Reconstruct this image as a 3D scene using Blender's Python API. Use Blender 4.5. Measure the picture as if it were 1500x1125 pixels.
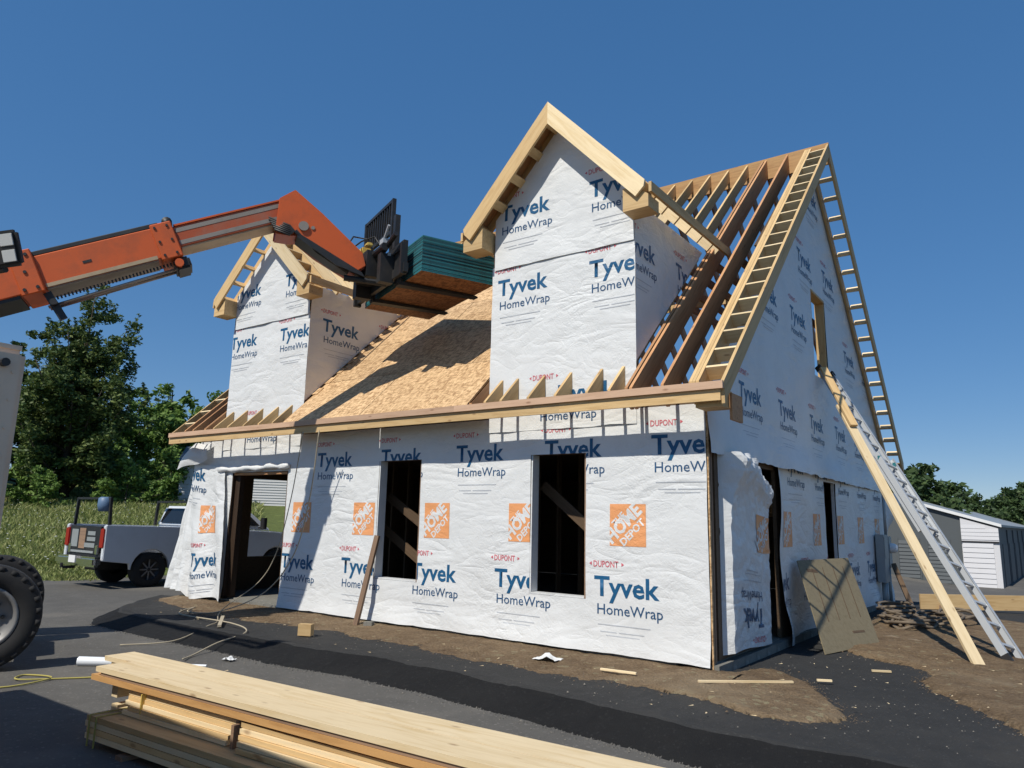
import bpy, bmesh, math, random
from math import sin, cos, pi, radians, sqrt, atan2
from mathutils import Vector, Matrix, noise
random.seed(7)
for o in list(bpy.data.objects): bpy.data.objects.remove(o)
S = bpy.context.scene
COL = S.collection

# ------------------------------------------------------------------ camera
YAW, PITCH, ROLL = 0.636, 0.185, 0.023
fw = Vector((-sin(YAW)*cos(PITCH), cos(YAW)*cos(PITCH), sin(PITCH)))
rt = Vector((cos(YAW), sin(YAW), 0)); up = rt.cross(fw)
R_ = cos(ROLL)*rt + sin(ROLL)*up; U_ = -sin(ROLL)*rt + cos(ROLL)*up
cam = bpy.data.cameras.new('camera'); camo = bpy.data.objects.new('camera', cam); COL.objects.link(camo)
m = Matrix((R_, U_, -fw)).transposed().to_4x4(); m.translation = (3.165, -8.052, 1.599)
camo.matrix_world = m
cam.sensor_width = 36; cam.lens = 36*1070.9/1500; cam.clip_start = .05; cam.clip_end = 3000
S.camera = camo
# ------------------------------------------------------------------ light
SUN = Vector((.045, 1, -1.18)).normalized()
w = bpy.data.worlds.new('World'); S.world = w; w.use_nodes = True
nt = w.node_tree; nt.nodes.clear()
sky = nt.nodes.new('ShaderNodeTexSky'); sky.sky_type = 'NISHITA'; sky.sun_disc = False
sky.sun_elevation = math.asin(-SUN.z); sky.sun_rotation = atan2(-SUN.x, -SUN.y)
sky.air_density = .7; sky.dust_density = .1; sky.ozone_density = 6.0; sky.altitude = 100
bg = nt.nodes.new('ShaderNodeBackground'); bg.inputs[1].default_value = .15
wo = nt.nodes.new('ShaderNodeOutputWorld')
gm = nt.nodes.new('ShaderNodeGamma'); gm.inputs[1].default_value = .42          # a phone camera's flatter, deeper blue, over the whole sky
hs = nt.nodes.new('ShaderNodeHueSaturation'); hs.inputs['Hue'].default_value = .508; hs.inputs['Saturation'].default_value = 1.86; hs.inputs['Value'].default_value = 1.42
nt.links.new(sky.outputs[0], gm.inputs[0]); nt.links.new(gm.outputs[0], hs.inputs['Color']); nt.links.new(hs.outputs[0], bg.inputs[0]); nt.links.new(bg.outputs[0], wo.inputs[0])
sl = bpy.data.lights.new('sun', 'SUN'); sl.energy = 3.5; sl.angle = radians(.53); sl.color = (1, .955, .86)
so = bpy.data.objects.new('sun', sl); COL.objects.link(so)
so.rotation_euler = SUN.to_track_quat('-Z', 'Y').to_euler()
S.view_settings.view_transform = 'Standard'; S.view_settings.look = 'None'
S.view_settings.exposure = .33; S.view_settings.gamma = 1; S.view_settings.use_curve_mapping = False
S.render.engine = 'CYCLES'
try: S.cycles.max_bounces = 8; S.cycles.diffuse_bounces = 4
except Exception: pass

# ------------------------------------------------------------------ helpers
WM = {}
def wmat(o): return WM.get(o.name, Matrix())
def new_obj(name, data, parent=None, M=None, label=None, cat=None, group=None, kind=None):
    o = bpy.data.objects.new(name, data); COL.objects.link(o)
    M = M or Matrix()
    WM[o.name] = M.copy()
    if parent:
        o.parent = parent; o.matrix_local = wmat(parent).inverted() @ M
    else: o.matrix_world = M
    if label: o['label'] = label
    if cat: o['category'] = cat
    if group: o['group'] = group
    if kind: o['kind'] = kind
    return o
def thing(name, label, cat, loc=(0, 0, 0), group=None, rz=0):
    return new_obj(name, None, None, Matrix.Translation(loc) @ Matrix.Rotation(rz, 4, 'Z'), label, cat, group)
def mesh(name, v, f, mats, smooth=False, fm=None):
    me = bpy.data.meshes.new(name); me.from_pydata([tuple(x) for x in v], [], f)
    for mt in (mats if isinstance(mats, (list, tuple)) else [mats]): me.materials.append(mt)
    if fm:
        me.polygons.foreach_set('material_index', fm)
    if smooth: me.polygons.foreach_set('use_smooth', [True]*len(me.polygons))
    me.update(); return me
class MB:
    """collects shapes into one mesh"""
    def __init__(s): s.v = []; s.f = []; s.m = []
    def add(s, v, f, mi=0):
        n = len(s.v); s.v += [Vector(x) for x in v]; s.f += [tuple(i+n for i in q) for q in f]; s.m += [mi]*len(f); return s
    def box(s, c, d, mi=0, M=None):
        x, y, z = d[0]/2, d[1]/2, d[2]/2
        v = [Vector((a*x, b*y, e*z)) for a in (-1, 1) for b in (-1, 1) for e in (-1, 1)]
        if M: v = [M @ p for p in v]
        v = [p+Vector(c) for p in v]
        return s.add(v, [(0,1,3,2),(4,6,7,5),(0,4,5,1),(2,3,7,6),(0,2,6,4),(1,5,7,3)], mi)
    def beam(s, a, b, w_, t_, upv=(0,0,1), mi=0):
        a, b = Vector(a), Vector(b); x = (b-a).normalized(); u = Vector(upv); u = (u-x*u.dot(x)).normalized(); y = u.cross(x)
        M = Matrix((x, y, u)).transposed()
        return s.box((a+b)/2, ((b-a).length, w_, t_), mi, M)
    def tube(s, pts, r, n=8, mi=0, cap=True):
        pts = [Vector(p) for p in pts]; rr = r if isinstance(r, (list, tuple)) else [r]*len(pts); base = len(s.v)
        prev = None
        for i, p in enumerate(pts):
            d = (pts[min(i+1, len(pts)-1)]-pts[max(i-1, 0)])
            d = d.normalized() if d.length > 1e-9 else Vector((0,0,1))
            if prev is None: a = Vector((0,0,1)) if abs(d.z) < .9 else Vector((1,0,0))
            else: a = prev
            a = (a-d*a.dot(d)).normalized(); prev = a; b = d.cross(a)
            for k in range(n):
                t = 2*pi*k/n; s.v.append(p+(a*cos(t)+b*sin(t))*rr[i])
        for i in range(len(pts)-1):
            for k in range(n):
                q = base+i*n
                s.f.append((q+k, q+(k+1) % n, q+n+(k+1) % n, q+n+k)); s.m.append(mi)
        if cap:
            s.f.append(tuple(base+k for k in range(n))[::-1]); s.m.append(mi)
            q = base+(len(pts)-1)*n; s.f.append(tuple(q+k for k in range(n))); s.m.append(mi)
        return s
    def prism(s, poly, o, ax, ay, t, mi=0):
        o, ax, ay = Vector(o), Vector(ax), Vector(ay); az = ax.cross(ay).normalized(); n = len(poly)
        v = [o+ax*p[0]+ay*p[1]+az*(-t/2) for p in poly]+[o+ax*p[0]+ay*p[1]+az*(t/2) for p in poly]
        f = [tuple(range(n))[::-1], tuple(range(n, 2*n))]+[(i, (i+1) % n, n+(i+1) % n, n+i) for i in range(n)]
        return s.add(v, f, mi)
    def lathe(s, c, axis, prof, n=24, mi=0):
        ax = Vector(axis).normalized(); a = Vector((0,0,1)) if abs(ax.z) < .9 else Vector((1,0,0))
        a = (a-ax*a.dot(ax)).normalized(); b = ax.cross(a); base = len(s.v)
        for (h, r) in prof:
            for k in range(n):
                t = 2*pi*k/n; s.v.append(Vector(c)+ax*h+(a*cos(t)+b*sin(t))*r)
        for i in range(len(prof)-1):
            for k in range(n):
                q = base+i*n; s.f.append((q+k, q+(k+1) % n, q+n+(k+1) % n, q+n+k)); s.m.append(mi)
        return s
    def out(s, name, mats, parent=None, smooth=False, label=None, cat=None, group=None, kind=None, origin=None, bevel=0):
        o = Vector(origin) if origin is not None else (wmat(parent).translation.copy() if parent else Vector())
        me = mesh(name, [p-o for p in s.v], s.f, mats, smooth, s.m)
        if bevel:
            bm = bmesh.new(); bm.from_mesh(me)
            bmesh.ops.bevel(bm, geom=bm.edges[:], offset=bevel, segments=2, affect='EDGES', clamp_overlap=True)
            bm.to_mesh(me); bm.free()
        return new_obj(name, me, parent, Matrix.Translation(o), label, cat, group, kind)
CACHE = {}
def board(name, a, b, w_, t_, mat, parent=None, upv=(0,0,1), **kw):
    """one piece of lumber from a to b: w_ across, t_ along upv; local X follows the grain"""
    a, b = Vector(a), Vector(b); L = round((b-a).length, 3); x = (b-a).normalized()
    u = Vector(upv); u = (u-x*u.dot(x)).normalized(); y = u.cross(x)
    k = (L, round(w_, 4), round(t_, 4), mat.name)
    if k not in CACHE: CACHE[k] = mesh(name, *box_vf(L, w_, t_), mat)
    M = Matrix((x, y, u)).transposed().to_4x4(); M.translation = (a+b)/2
    return new_obj(name, CACHE[k], parent, M, **kw)
def box_vf(L, w_, t_):
    q = MB().box((0,0,0), (L, w_, t_)); return q.v, q.f
def prism_board(name, poly, o, ax, ay, t, mat, parent, **kw):
    o, ax, ay = Vector(o), Vector(ax).normalized(), Vector(ay).normalized(); az = ax.cross(ay)
    k = ('p', tuple((round(p[0], 3), round(p[1], 3)) for p in poly), t, mat.name)
    if k not in CACHE:
        q = MB().prism(poly, (0,0,0), (1,0,0), (0,1,0), t); CACHE[k] = mesh(name, q.v, q.f, mat)
    M = Matrix((ax, ay, az)).transposed().to_4x4(); M.translation = o
    return new_obj(name, CACHE[k], parent, M, **kw)
def fbm(x, y, z=0., o=4):
    s, a, t = 0, 1, 0
    for i in range(o):
        s += a*noise.noise(Vector((x, y, z+i*7.3))); x *= 2; y *= 2; t += a; a *= .5
    return s/t
def smooth(e0, e1, x):
    t = max(0, min(1, (x-e0)/(e1-e0))); return t*t*(3-2*t)

# ------------------------------------------------------------------ materials
def N(nt, t, **kw):
    n = nt.nodes.new('ShaderNode'+t)
    for k, v in kw.items():
        if k in n.inputs: n.inputs[k].default_value = v
        else: setattr(n, k, v)
    return n
def mat(name, col=(.5,.5,.5), rough=.6, metal=0., spec=.5):
    m = bpy.data.materials.new(name); m.use_nodes = True; b = m.node_tree.nodes['Principled BSDF']
    b.inputs['Base Color'].default_value = (*col, 1); b.inputs['Roughness'].default_value = rough
    b.inputs['Metallic'].default_value = metal; b.inputs['Specular IOR Level'].default_value = spec
    return m, m.node_tree, b
def ramp(nt, src, stops):
    r = nt.nodes.new('ShaderNodeValToRGB'); e = r.color_ramp.elements
    while len(e) < len(stops): e.new(.5)
    for i, (p, c) in enumerate(stops):
        e[i].position = p; e[i].color = (*c, 1) if len(c) == 3 else c
    nt.links.new(src, r.inputs[0]); return r.outputs[0]
def coords(nt, scale=(1,1,1), kind='Object'):
    tc = N(nt, 'TexCoord'); mp = N(nt, 'Mapping'); mp.inputs['Scale'].default_value = scale
    nt.links.new(tc.outputs[kind], mp.inputs[0]); return mp.outputs[0], mp
def noisetex(nt, vec, scale, detail=4, rough=.55, dist=0.):
    n = N(nt, 'TexNoise'); n.inputs['Scale'].default_value = scale; n.inputs['Detail'].default_value = detail
    n.inputs['Roughness'].default_value = rough; n.inputs['Distortion'].default_value = dist
    if vec is not None: nt.links.new(vec, n.inputs['Vector'])
    return n.outputs['Fac']
def mixc(nt, fac, a, b, mode='MIX'):
    n = nt.nodes.new('ShaderNodeMix'); n.data_type = 'RGBA'; n.blend_type = mode
    for i, s in ((0, fac), (6, a), (7, b)):
        if hasattr(s, 'links'): nt.links.new(s, n.inputs[i])
        elif i == 0: n.inputs[0].default_value = s
        else: n.inputs[i].default_value = (*s, 1)
    return n.outputs[2]
def mth(nt, op, a, b=None, clamp=False):
    n = nt.nodes.new('ShaderNodeMath'); n.operation = op; n.use_clamp = clamp
    for i, s in ((0, a), (1, b)):
        if s is None: continue
        if hasattr(s, 'links'): nt.links.new(s, n.inputs[i])
        else: n.inputs[i].default_value = s
    return n.outputs[0]
def bump(nt, b, h, strength=.3, dist=.01):
    n = N(nt, 'Bump'); n.inputs['Strength'].default_value = strength; n.inputs['Distance'].default_value = dist
    nt.links.new(h, n.inputs['Height']); nt.links.new(n.outputs[0], b.inputs['Normal']); return n

def wood(name, c0, c1, dark, knots=True, rough=.65, grain=1.):
    m, nt, b = mat(name, c0, rough, 0, .3)
    vec, mp = coords(nt, (1,1,1))
    oi = N(nt, 'ObjectInfo'); va = N(nt, 'VectorMath'); va.operation = 'MULTIPLY_ADD'
    cb = N(nt, 'CombineXYZ'); 
    for i in range(3): nt.links.new(oi.outputs['Random'], cb.inputs[i])
    va.inputs[1].default_value = (37, 19, 53); nt.links.new(cb.outputs[0], va.inputs[0]); nt.links.new(vec, va.inputs[2])
    mp2 = N(nt, 'Mapping'); mp2.inputs['Scale'].default_value = (1.2, 14, 14); nt.links.new(va.outputs[0], mp2.inputs[0])
    g = noisetex(nt, mp2.outputs[0], 1.6, 6, .6, .6)
    col = ramp(nt, g, [(.3, c1), (.52, c0), (.72, tuple(min(1, x*1.08) for x in c0))])
    big = noisetex(nt, va.outputs[0], 1.3, 2)
    col = mixc(nt, mth(nt, 'MULTIPLY', big, .35), col, c1)
    if knots:
        mp3 = N(nt, 'Mapping'); mp3.inputs['Scale'].default_value = (2.6, 7, 7); nt.links.new(va.outputs[0], mp3.inputs[0])
        vo = N(nt, 'TexVoronoi'); vo.inputs['Scale'].default_value = 1.; nt.links.new(mp3.outputs[0], vo.inputs['Vector'])
        k = ramp(nt, vo.outputs['Distance'], [(.05, (1,1,1)), (.13, (0,0,0))])
        col = mixc(nt, mth(nt, 'MULTIPLY', k, .6), col, dark)
    hv = N(nt, 'HueSaturation'); nt.links.new(col, hv.inputs['Color'])
    nt.links.new(mth(nt, 'MULTIPLY_ADD', oi.outputs['Random'], .3), hv.inputs['Value']); hv.inputs['Value'].default_value = 1
    vv = mth(nt, 'ADD', mth(nt, 'MULTIPLY', oi.outputs['Random'], .38), .78); nt.links.new(vv, hv.inputs['Value'])
    nt.links.new(hv.outputs[0], b.inputs['Base Color'])
    bump(nt, b, g, .25, .004)
    return m
M_SPRUCE = wood('spruce_lumber', (.66,.46,.23), (.52,.33,.145), (.22,.10,.04))
M_PALE = wood('pale_spruce', (.82,.66,.42), (.70,.52,.28), (.25,.13,.06))
M_PINK = wood('pinkish_lumber', (.60,.40,.27), (.48,.30,.19), (.2,.09,.05))
M_ORNW = wood('orange_lumber', (.58,.33,.13), (.45,.235,.085), (.2,.09,.04))
M_FIR = wood('shade_brown_fir', (.57,.31,.15), (.43,.21,.09), (.16,.06,.03))  # deeper brown carries the shaded look of the rafters besides the timber tone
M_LVL = wood('ridge_lumber', (.50,.29,.12), (.34,.175,.07), (.2,.09,.04))
M_OLD = wood('weathered_lumber', (.30,.19,.12), (.2,.13,.09), (.1,.06,.04))
M_INT = wood('interior_framing', (.13,.085,.05), (.09,.055,.032), (.06,.03,.02))  # lumber colour lowered to stand in for the unlit interior

def osb(name, c0, c1, c2, scale=1.):
    m, nt, b = mat(name, c0, .7, 0, .3)
    vec, mp = coords(nt, (1,1,1))
    oi = N(nt, 'ObjectInfo'); va = N(nt, 'VectorMath'); va.operation = 'ADD'
    cb = N(nt, 'CombineXYZ'); nt.links.new(mth(nt, 'MULTIPLY', oi.outputs['Random'], 40), cb.inputs[0])
    nt.links.new(cb.outputs[0], va.inputs[0]); nt.links.new(vec, va.inputs[1])
    def flakes(rot, sc):
        p = N(nt, 'Mapping'); p.inputs['Rotation'].default_value = (0,0,rot); p.inputs['Scale'].default_value = sc
        nt.links.new(va.outputs[0], p.inputs[0]); v = N(nt, 'TexVoronoi'); v.inputs['Scale'].default_value = scale
        nt.links.new(p.outputs[0], v.inputs['Vector']); sp = N(nt, 'SeparateColor'); nt.links.new(v.outputs['Color'], sp.inputs[0])
        return sp.outputs[0]
    f = mth(nt, 'ADD', mth(nt, 'MULTIPLY', flakes(.5, (14, 42, 30)), .5), mth(nt, 'MULTIPLY', flakes(-.7, (42, 14, 30)), .5))
    col = ramp(nt, f, [(.15, c2), (.42, c1), (.6, c0), (.85, tuple(min(1, x*1.25) for x in c0))])
    big = noisetex(nt, va.outputs[0], 1.1, 3)
    col = mixc(nt, mth(nt, 'MULTIPLY', big, .4), col, c1)
    hv = N(nt, 'HueSaturation'); nt.links.new(col, hv.inputs['Color']); nt.links.new(mth(nt, 'ADD', mth(nt, 'MULTIPLY', oi.outputs['Random'], .3), .82), hv.inputs['Value'])
    nt.links.new(hv.outputs[0], b.inputs['Base Color']); bump(nt, b, f, .12, .003)
    return m
M_OSB = osb('oriented_strand_board', (.64,.43,.235), (.51,.325,.165), (.28,.155,.07))
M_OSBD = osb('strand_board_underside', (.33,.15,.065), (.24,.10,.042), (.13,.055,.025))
M_SHADEW = wood('shade_dark_framing', (.05,.03,.018), (.035,.02,.012), (.02,.01,.01))  # darker copy of the interior lumber, standing in for doorway shade
M_PLY = wood('weathered_plywood', (.21,.175,.11), (.165,.135,.08), (.14,.12,.08), knots=False)

def wrapmat(name, col, rough=.42):
    m, nt, b = mat(name, col, rough, 0, .4)
    vec, mp = coords(nt)
    def ridge(rot, scl, sc, det, dist):
        p = N(nt, 'Mapping'); p.inputs['Rotation'].default_value = rot; p.inputs['Scale'].default_value = scl
        nt.links.new(vec, p.inputs[0]); n = noisetex(nt, p.outputs[0], sc, det, .55, dist)
        r = mth(nt, 'ABSOLUTE', mth(nt, 'SUBTRACT', n, .5)); return mth(nt, 'POWER', mth(nt, 'MULTIPLY', r, 2.), .75)
    # creases: long diagonal pulls, mid folds both ways, fine crinkle
    r1 = ridge((.25, .95, .1), (1, 1, 2.4), 1.0, 2, .7); r2 = ridge((0, -.8, .3), (1, 1, 1.8), 2.8, 3, .8)
    r3 = ridge((.4, .2, .9), (1.4, 1, 1.5), 7.5, 3, 1.2); r4 = ridge((0, .3, 0), (1, 1, 1), 19, 2, .6)
    where = ramp(nt, noisetex(nt, vec, .9, 3), [(.35, (.25,.25,.25)), (.65, (1,1,1))])
    h = mth(nt, 'ADD', mth(nt, 'MULTIPLY', r1, 1.), mth(nt, 'MULTIPLY', r2, .30))
    h = mth(nt, 'ADD', h, mth(nt, 'MULTIPLY', r3, .20)); h = mth(nt, 'ADD', h, mth(nt, 'MULTIPLY', r4, .06))
    bp = bump(nt, b, h, .6, .05); nt.links.new(mth(nt, 'MULTIPLY', where, .54), bp.inputs['Strength'])
    dirt = noisetex(nt, vec, 1.7, 7, .7)
    c = mixc(nt, ramp(nt, dirt, [(.42, (0,0,0)), (.72, (.35,.35,.35))]), col, tuple(x*.78 for x in col))
    nt.links.new(c, b.inputs['Base Color'])
    return m
M_WRAP = wrapmat('house_wrap', (.73,.735,.73))
M_BLUE = wrapmat('print_blue', (.014,.10,.22)); M_NAVY = wrapmat('print_navy', (.03,.09,.19))
M_RED = wrapmat('print_red', (.62,.13,.16)); M_ORANGE = wrapmat('print_orange', (.82,.36,.15)); M_GREY = wrapmat('print_grey', (.5,.52,.55))
PRINT = [M_BLUE, M_NAVY, M_RED, M_ORANGE, M_GREY, M_WRAP]

def speckle(name, c0, c1, sc=60, rough=.9, bs=.4, bd=.01, patches=None, spec=.25):
    m, nt, b = mat(name, c0, rough, 0, spec)
    vec, mp = coords(nt)
    n1 = noisetex(nt, vec, sc, 5, .7); n2 = noisetex(nt, vec, .45, 6, .6); n3 = noisetex(nt, vec, 4, 5, .6)
    f = mth(nt, 'ADD', mth(nt, 'MULTIPLY', n1, .45), mth(nt, 'ADD', mth(nt, 'MULTIPLY', n2, .3), mth(nt, 'MULTIPLY', n3, .25)))
    col = ramp(nt, f, [(.38, c1), (.62, c0)])
    if patches:
        col = mixc(nt, ramp(nt, n2, [(patches[1], (0,0,0)), (patches[1]+.12, (1,1,1))]), col, patches[0])
    vo = N(nt, 'TexVoronoi'); vo.inputs['Scale'].default_value = sc*.55; nt.links.new(vec, vo.inputs['Vector'])
    sp = N(nt, 'SeparateColor'); nt.links.new(vo.outputs['Color'], sp.inputs[0])
    col = mixc(nt, ramp(nt, sp.outputs[0], [(.93, (0,0,0)), (.99, (.3,.3,.3))]), col, tuple(min(.5, x*2+.015) for x in c0))
    nt.links.new(col, b.inputs['Base Color'])
    bump(nt, b, mth(nt, 'ADD', n1, mth(nt, 'MULTIPLY', n3, 1.2)), bs, bd)
    return m
M_ROAD = speckle('worn_asphalt', (.135,.128,.116), (.082,.078,.072), 90, .92, .45, .010, ((.15,.138,.12), .54))
M_FRESH = speckle('fresh_black_asphalt', (.050,.049,.047), (.026,.026,.026), 110, .85, .8, .014, ((.050,.047,.043), .55))
M_KERB = speckle('kerb_asphalt', (.016,.016,.016), (.007,.007,.008), 110, .85, .8, .015)
M_DIRT = speckle('dry_dirt', (.33,.235,.14), (.115,.072,.04), 34, .95, 1., .05, ((.30,.225,.14), .54))
M_CONC = speckle('foundation_concrete', (.24,.23,.20), (.15,.145,.13), 40, .9, .3, .006)
M_FIELD = speckle('meadow_ground', (.13,.155,.04), (.08,.10,.028), 8, .95, .5, .05)
M_CLOD = mat('dirt_clod', (.13,.09,.055), .95)[0]
M_STONE = mat('pale_gravel', (.20,.18,.15), .9)[0]

def paint(name, col, rough=.4, metal=0., grime=.3, gcol=(.12,.09,.06), sc=3., coat=0.):
    m, nt, b = mat(name, col, rough, metal)
    vec, mp = coords(nt)
    n = noisetex(nt, vec, sc, 7, .7)
    g = ramp(nt, n, [(.48, (0,0,0)), (.78, (grime,)*3)])
    nt.links.new(mixc(nt, g, col, gcol), b.inputs['Base Color'])
    nt.links.new(mth(nt, 'ADD', mth(nt, 'MULTIPLY', n, .25), rough-.1), b.inputs['Roughness'])
    if coat: b.inputs['Coat Weight'].default_value = coat; b.inputs['Coat Roughness'].default_value = .08
    bump(nt, b, n, .04, .004)
    return m
M_ORG = paint('orange_machine_paint', (.60,.105,.018), .45, 0, .55, (.20,.06,.025), 2.2)
M_ORGD = paint('worn_orange_steel', (.40,.075,.02), .5, 0, .6, (.22,.17,.13), 2.)
M_WORN = paint('scuffed_steel', (.30,.26,.22), .5, .3, .6, (.14,.10,.08), 2.)
M_TAN = paint('tan_ground_bounce', (.46,.35,.22), .55, .2, .5, (.2,.12,.08), 2.)  # tan colour stands in for the ground reflected in the boom underside
M_BLACK = paint('black_steel', (.016,.016,.017), .5, 0, .5, (.06,.05,.04))
M_CREAM = paint('cream_panel_paint', (.70,.54,.40), .5, 0, .3, (.3,.22,.16))
M_YEL = paint('yellow_paint', (.7,.5,.12), .5)
M_RUB = paint('tyre_rubber', (.015,.015,.016), .85, 0, .5, (.05,.045,.04), 6.)
M_RIM = paint('grey_rim', (.22,.215,.21), .45, .2, .5, (.15,.13,.1), 5.)
M_SILV = paint('silver_car_paint', (.70,.73,.77), .35, .1, .15, (.2,.2,.2), 2., .6)
M_CHR = paint('chrome', (.75,.75,.76), .15, 1., .1)
M_GLASS = mat('dark_glass', (.012,.014,.017), .06, 0, .6)[0]
M_LENS = mat('red_lens', (.30,.012,.012), .2)[0]
M_WHITE = paint('white_paint', (.78,.78,.77), .5, 0, .15, (.4,.36,.3))
M_LAMP = mat('work_light_lens', (.62,.62,.60), .25)[0]
M_TEAL = paint('teal_panel_edge', (.015,.15,.175), .75, 0, .6, (.008,.05,.06), 6.)
M_TEALD = paint('dark_teal_panel_edge', (.009,.08,.098), .8, 0, .6, (.004,.02,.03), 6.)
M_ALU = paint('aluminium', (.50,.52,.54), .5, .3, .2, (.35,.35,.35), 8.)
M_GSTEEL = paint('grey_enclosure', (.33,.35,.35), .45, .25, .3, (.2,.2,.18))
M_ROPE = paint('tan_rope', (.42,.36,.26), .9, 0, .5, (.25,.2,.13), 30.)
M_YROPE = paint('yellow_cord', (.42,.36,.10), .9, 0, .5, (.25,.2,.08), 30.)
M_PVC = mat('white_plastic', (.8,.82,.84), .35)[0]
M_SIDING = paint('white_lap_siding', (.62,.61,.60), .6, 0, .2, (.45,.43,.4), 1.5)
M_GDARK = paint('shaded_grey_siding', (.085,.095,.10), .55, 0, .2, (.08,.09,.09), 1.)  # dark grey siding whose tone also stands in for shade on the storage wall
M_GDOOR = paint('grey_roll_door', (.085,.095,.10), .55, 0, .2, (.1,.1,.1), 1.)
M_WMET = paint('white_metal_siding', (.66,.65,.66), .5, 0, .25, (.5,.45,.42), 1.)
M_HOSE = paint('muddy_hose', (.15,.115,.08), .8, 0, .6, (.3,.24,.17), 9.)
M_LBLUE = mat('faded_blue_plastic', (.10,.17,.28), .5)[0]
M_BARK = speckle('tree_bark', (.10,.08,.06), (.05,.04,.03), 14, .9, .8, .03)
def leafmat(name, c0, c1, c2):
    m, nt, b = mat(name, c0, .55, 0, .25)
    g = N(nt, 'NewGeometry'); oi = N(nt, 'ObjectInfo')
    f = mth(nt, 'ADD', mth(nt, 'MULTIPLY', g.outputs['Random Per Island'], .8), mth(nt, 'MULTIPLY', oi.outputs['Random'], .2))
    col = ramp(nt, f, [(.05, c1), (.5, c0), (.95, c2)])
    nt.links.new(col, b.inputs['Base Color'])
    tr = N(nt, 'BsdfTranslucent'); nt.links.new(col, tr.inputs[0]); mx = N(nt, 'MixShader'); mx.inputs[0].default_value = .25
    o = nt.nodes['Material Output']; nt.links.new(b.outputs[0], mx.inputs[1]); nt.links.new(tr.outputs[0], mx.inputs[2]); nt.links.new(mx.outputs[0], o.inputs[0])
    return m
M_LEAF = leafmat('dark_leaf', (.075,.12,.036), (.030,.058,.02), (.19,.235,.07))
M_LEAF2 = leafmat('mid_leaf', (.15,.25,.055), (.08,.14,.034), (.22,.32,.085))
M_LEAF3 = leafmat('far_leaf', (.065,.11,.04), (.04,.07,.03), (.10,.145,.05))
M_GRASS = leafmat('grass_blade', (.27,.31,.10), (.17,.22,.06), (.45,.43,.20))
M_BLOOM = mat('white_bloom', (.75,.75,.70), .7)[0]

# ------------------------------------------------------------------ setting: ground, road, pad, dirt
ROAD = -.12
def edge0(x, y): return (x+16.6)*-.81+(y-.7)*.59-45*smooth(-13.5, -4, x)-3.4*smooth(.5, 5, y)*smooth(-20, -16.8, x)
def hgt(x, y):
    d = edge0(x, y)
    h = .13*max(0, d) - .13*max(0, d-30)
    fall = -.62*smooth(9, 27, y)*smooth(-6, 0, x)
    return ROAD + h + fall
def edge_dist(x, y):   # >0 on the meadow
    return edge0(x, y) + .35*fbm(x*.5, y*.5, 3)
def ring_grid(n, R0, R1, k):
    rs = [0]+[R0*(R1/R0)**(i/(k-1)) for i in range(k)]
    return rs
def build_ground():
    v, f = [], []; n = 96; rs = [R for R in ring_grid(n, 2, 1500, 60)]; cx, cy = -2, 0
    for i, r in enumerate(rs):
        for k in range(n):
            t = 2*pi*k/n; x, y = cx+r*cos(t), cy+r*sin(t)
            v.append((x, y, hgt(x, y)-.05+(.05*fbm(x*.3, y*.3) if edge_dist(x, y) > .5 else 0)))
    for i in range(len(rs)-1):
        for k in range(n):
            f.append((i*n+k, i*n+(k+1) % n, (i+1)*n+(k+1) % n, (i+1)*n+k))
    new_obj('ground', mesh('ground', v, f, M_FIELD, True), kind='structure')
build_ground()
def build_road():
    # boundary on the meadow side follows edge_dist = 0; elsewhere the yard is paved well beyond the view
    v, f, idx = [], [], {}
    xs = [-40+.5*i for i in range(64)]+[-8+1.5*i for i in range(40)]; ys = [-30+1.*i for i in range(26)]+[-4+.5*i for i in range(40)]+[16+2*i for i in range(40)]
    keep = lambda x, y: edge_dist(x, y) < .12
    for i in range(len(xs)-1):
        for j in range(len(ys)-1):
            q = [(xs[i], ys[j]), (xs[i+1], ys[j]), (xs[i+1], ys[j+1]), (xs[i], ys[j+1])]
            if not any(keep(*p) for p in q): continue
            ids = []
            for p in q:
                if p not in idx:
                    x, y = p; d = edge_dist(x, y)
                    if d > .12: x, y = x+.81*(d-.05), y-.59*(d-.05)
                    idx[p] = len(v); v.append((x, y, hgt(x, y)))
                ids.append(idx[p])
            f.append(tuple(ids))
    new_obj('road', mesh('road', v, f, M_ROAD, True), kind='structure')
build_road()
KB = [(-10.9,-.7), (-10.4,-1.3), (-9.6,-2.05), (-9.0,-2.38), (-7.5,-2.42), (-5.9,-2.4), (-4.3,-2.42), (-3.2,-2.28), (-1.9,-2.33), (-.8,-2.46), (.2,-2.56), (.9,-2.66), (2.2,-2.6), (4,-2.45), (7,-2.2), (12,-2)]
def kerb_y(x):
    for (a, ya), (b, yb) in zip(KB, KB[1:]):
        if a <= x <= b: return ya+(yb-ya)*(x-a)/(b-a)
    return KB[-1][1]
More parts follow.
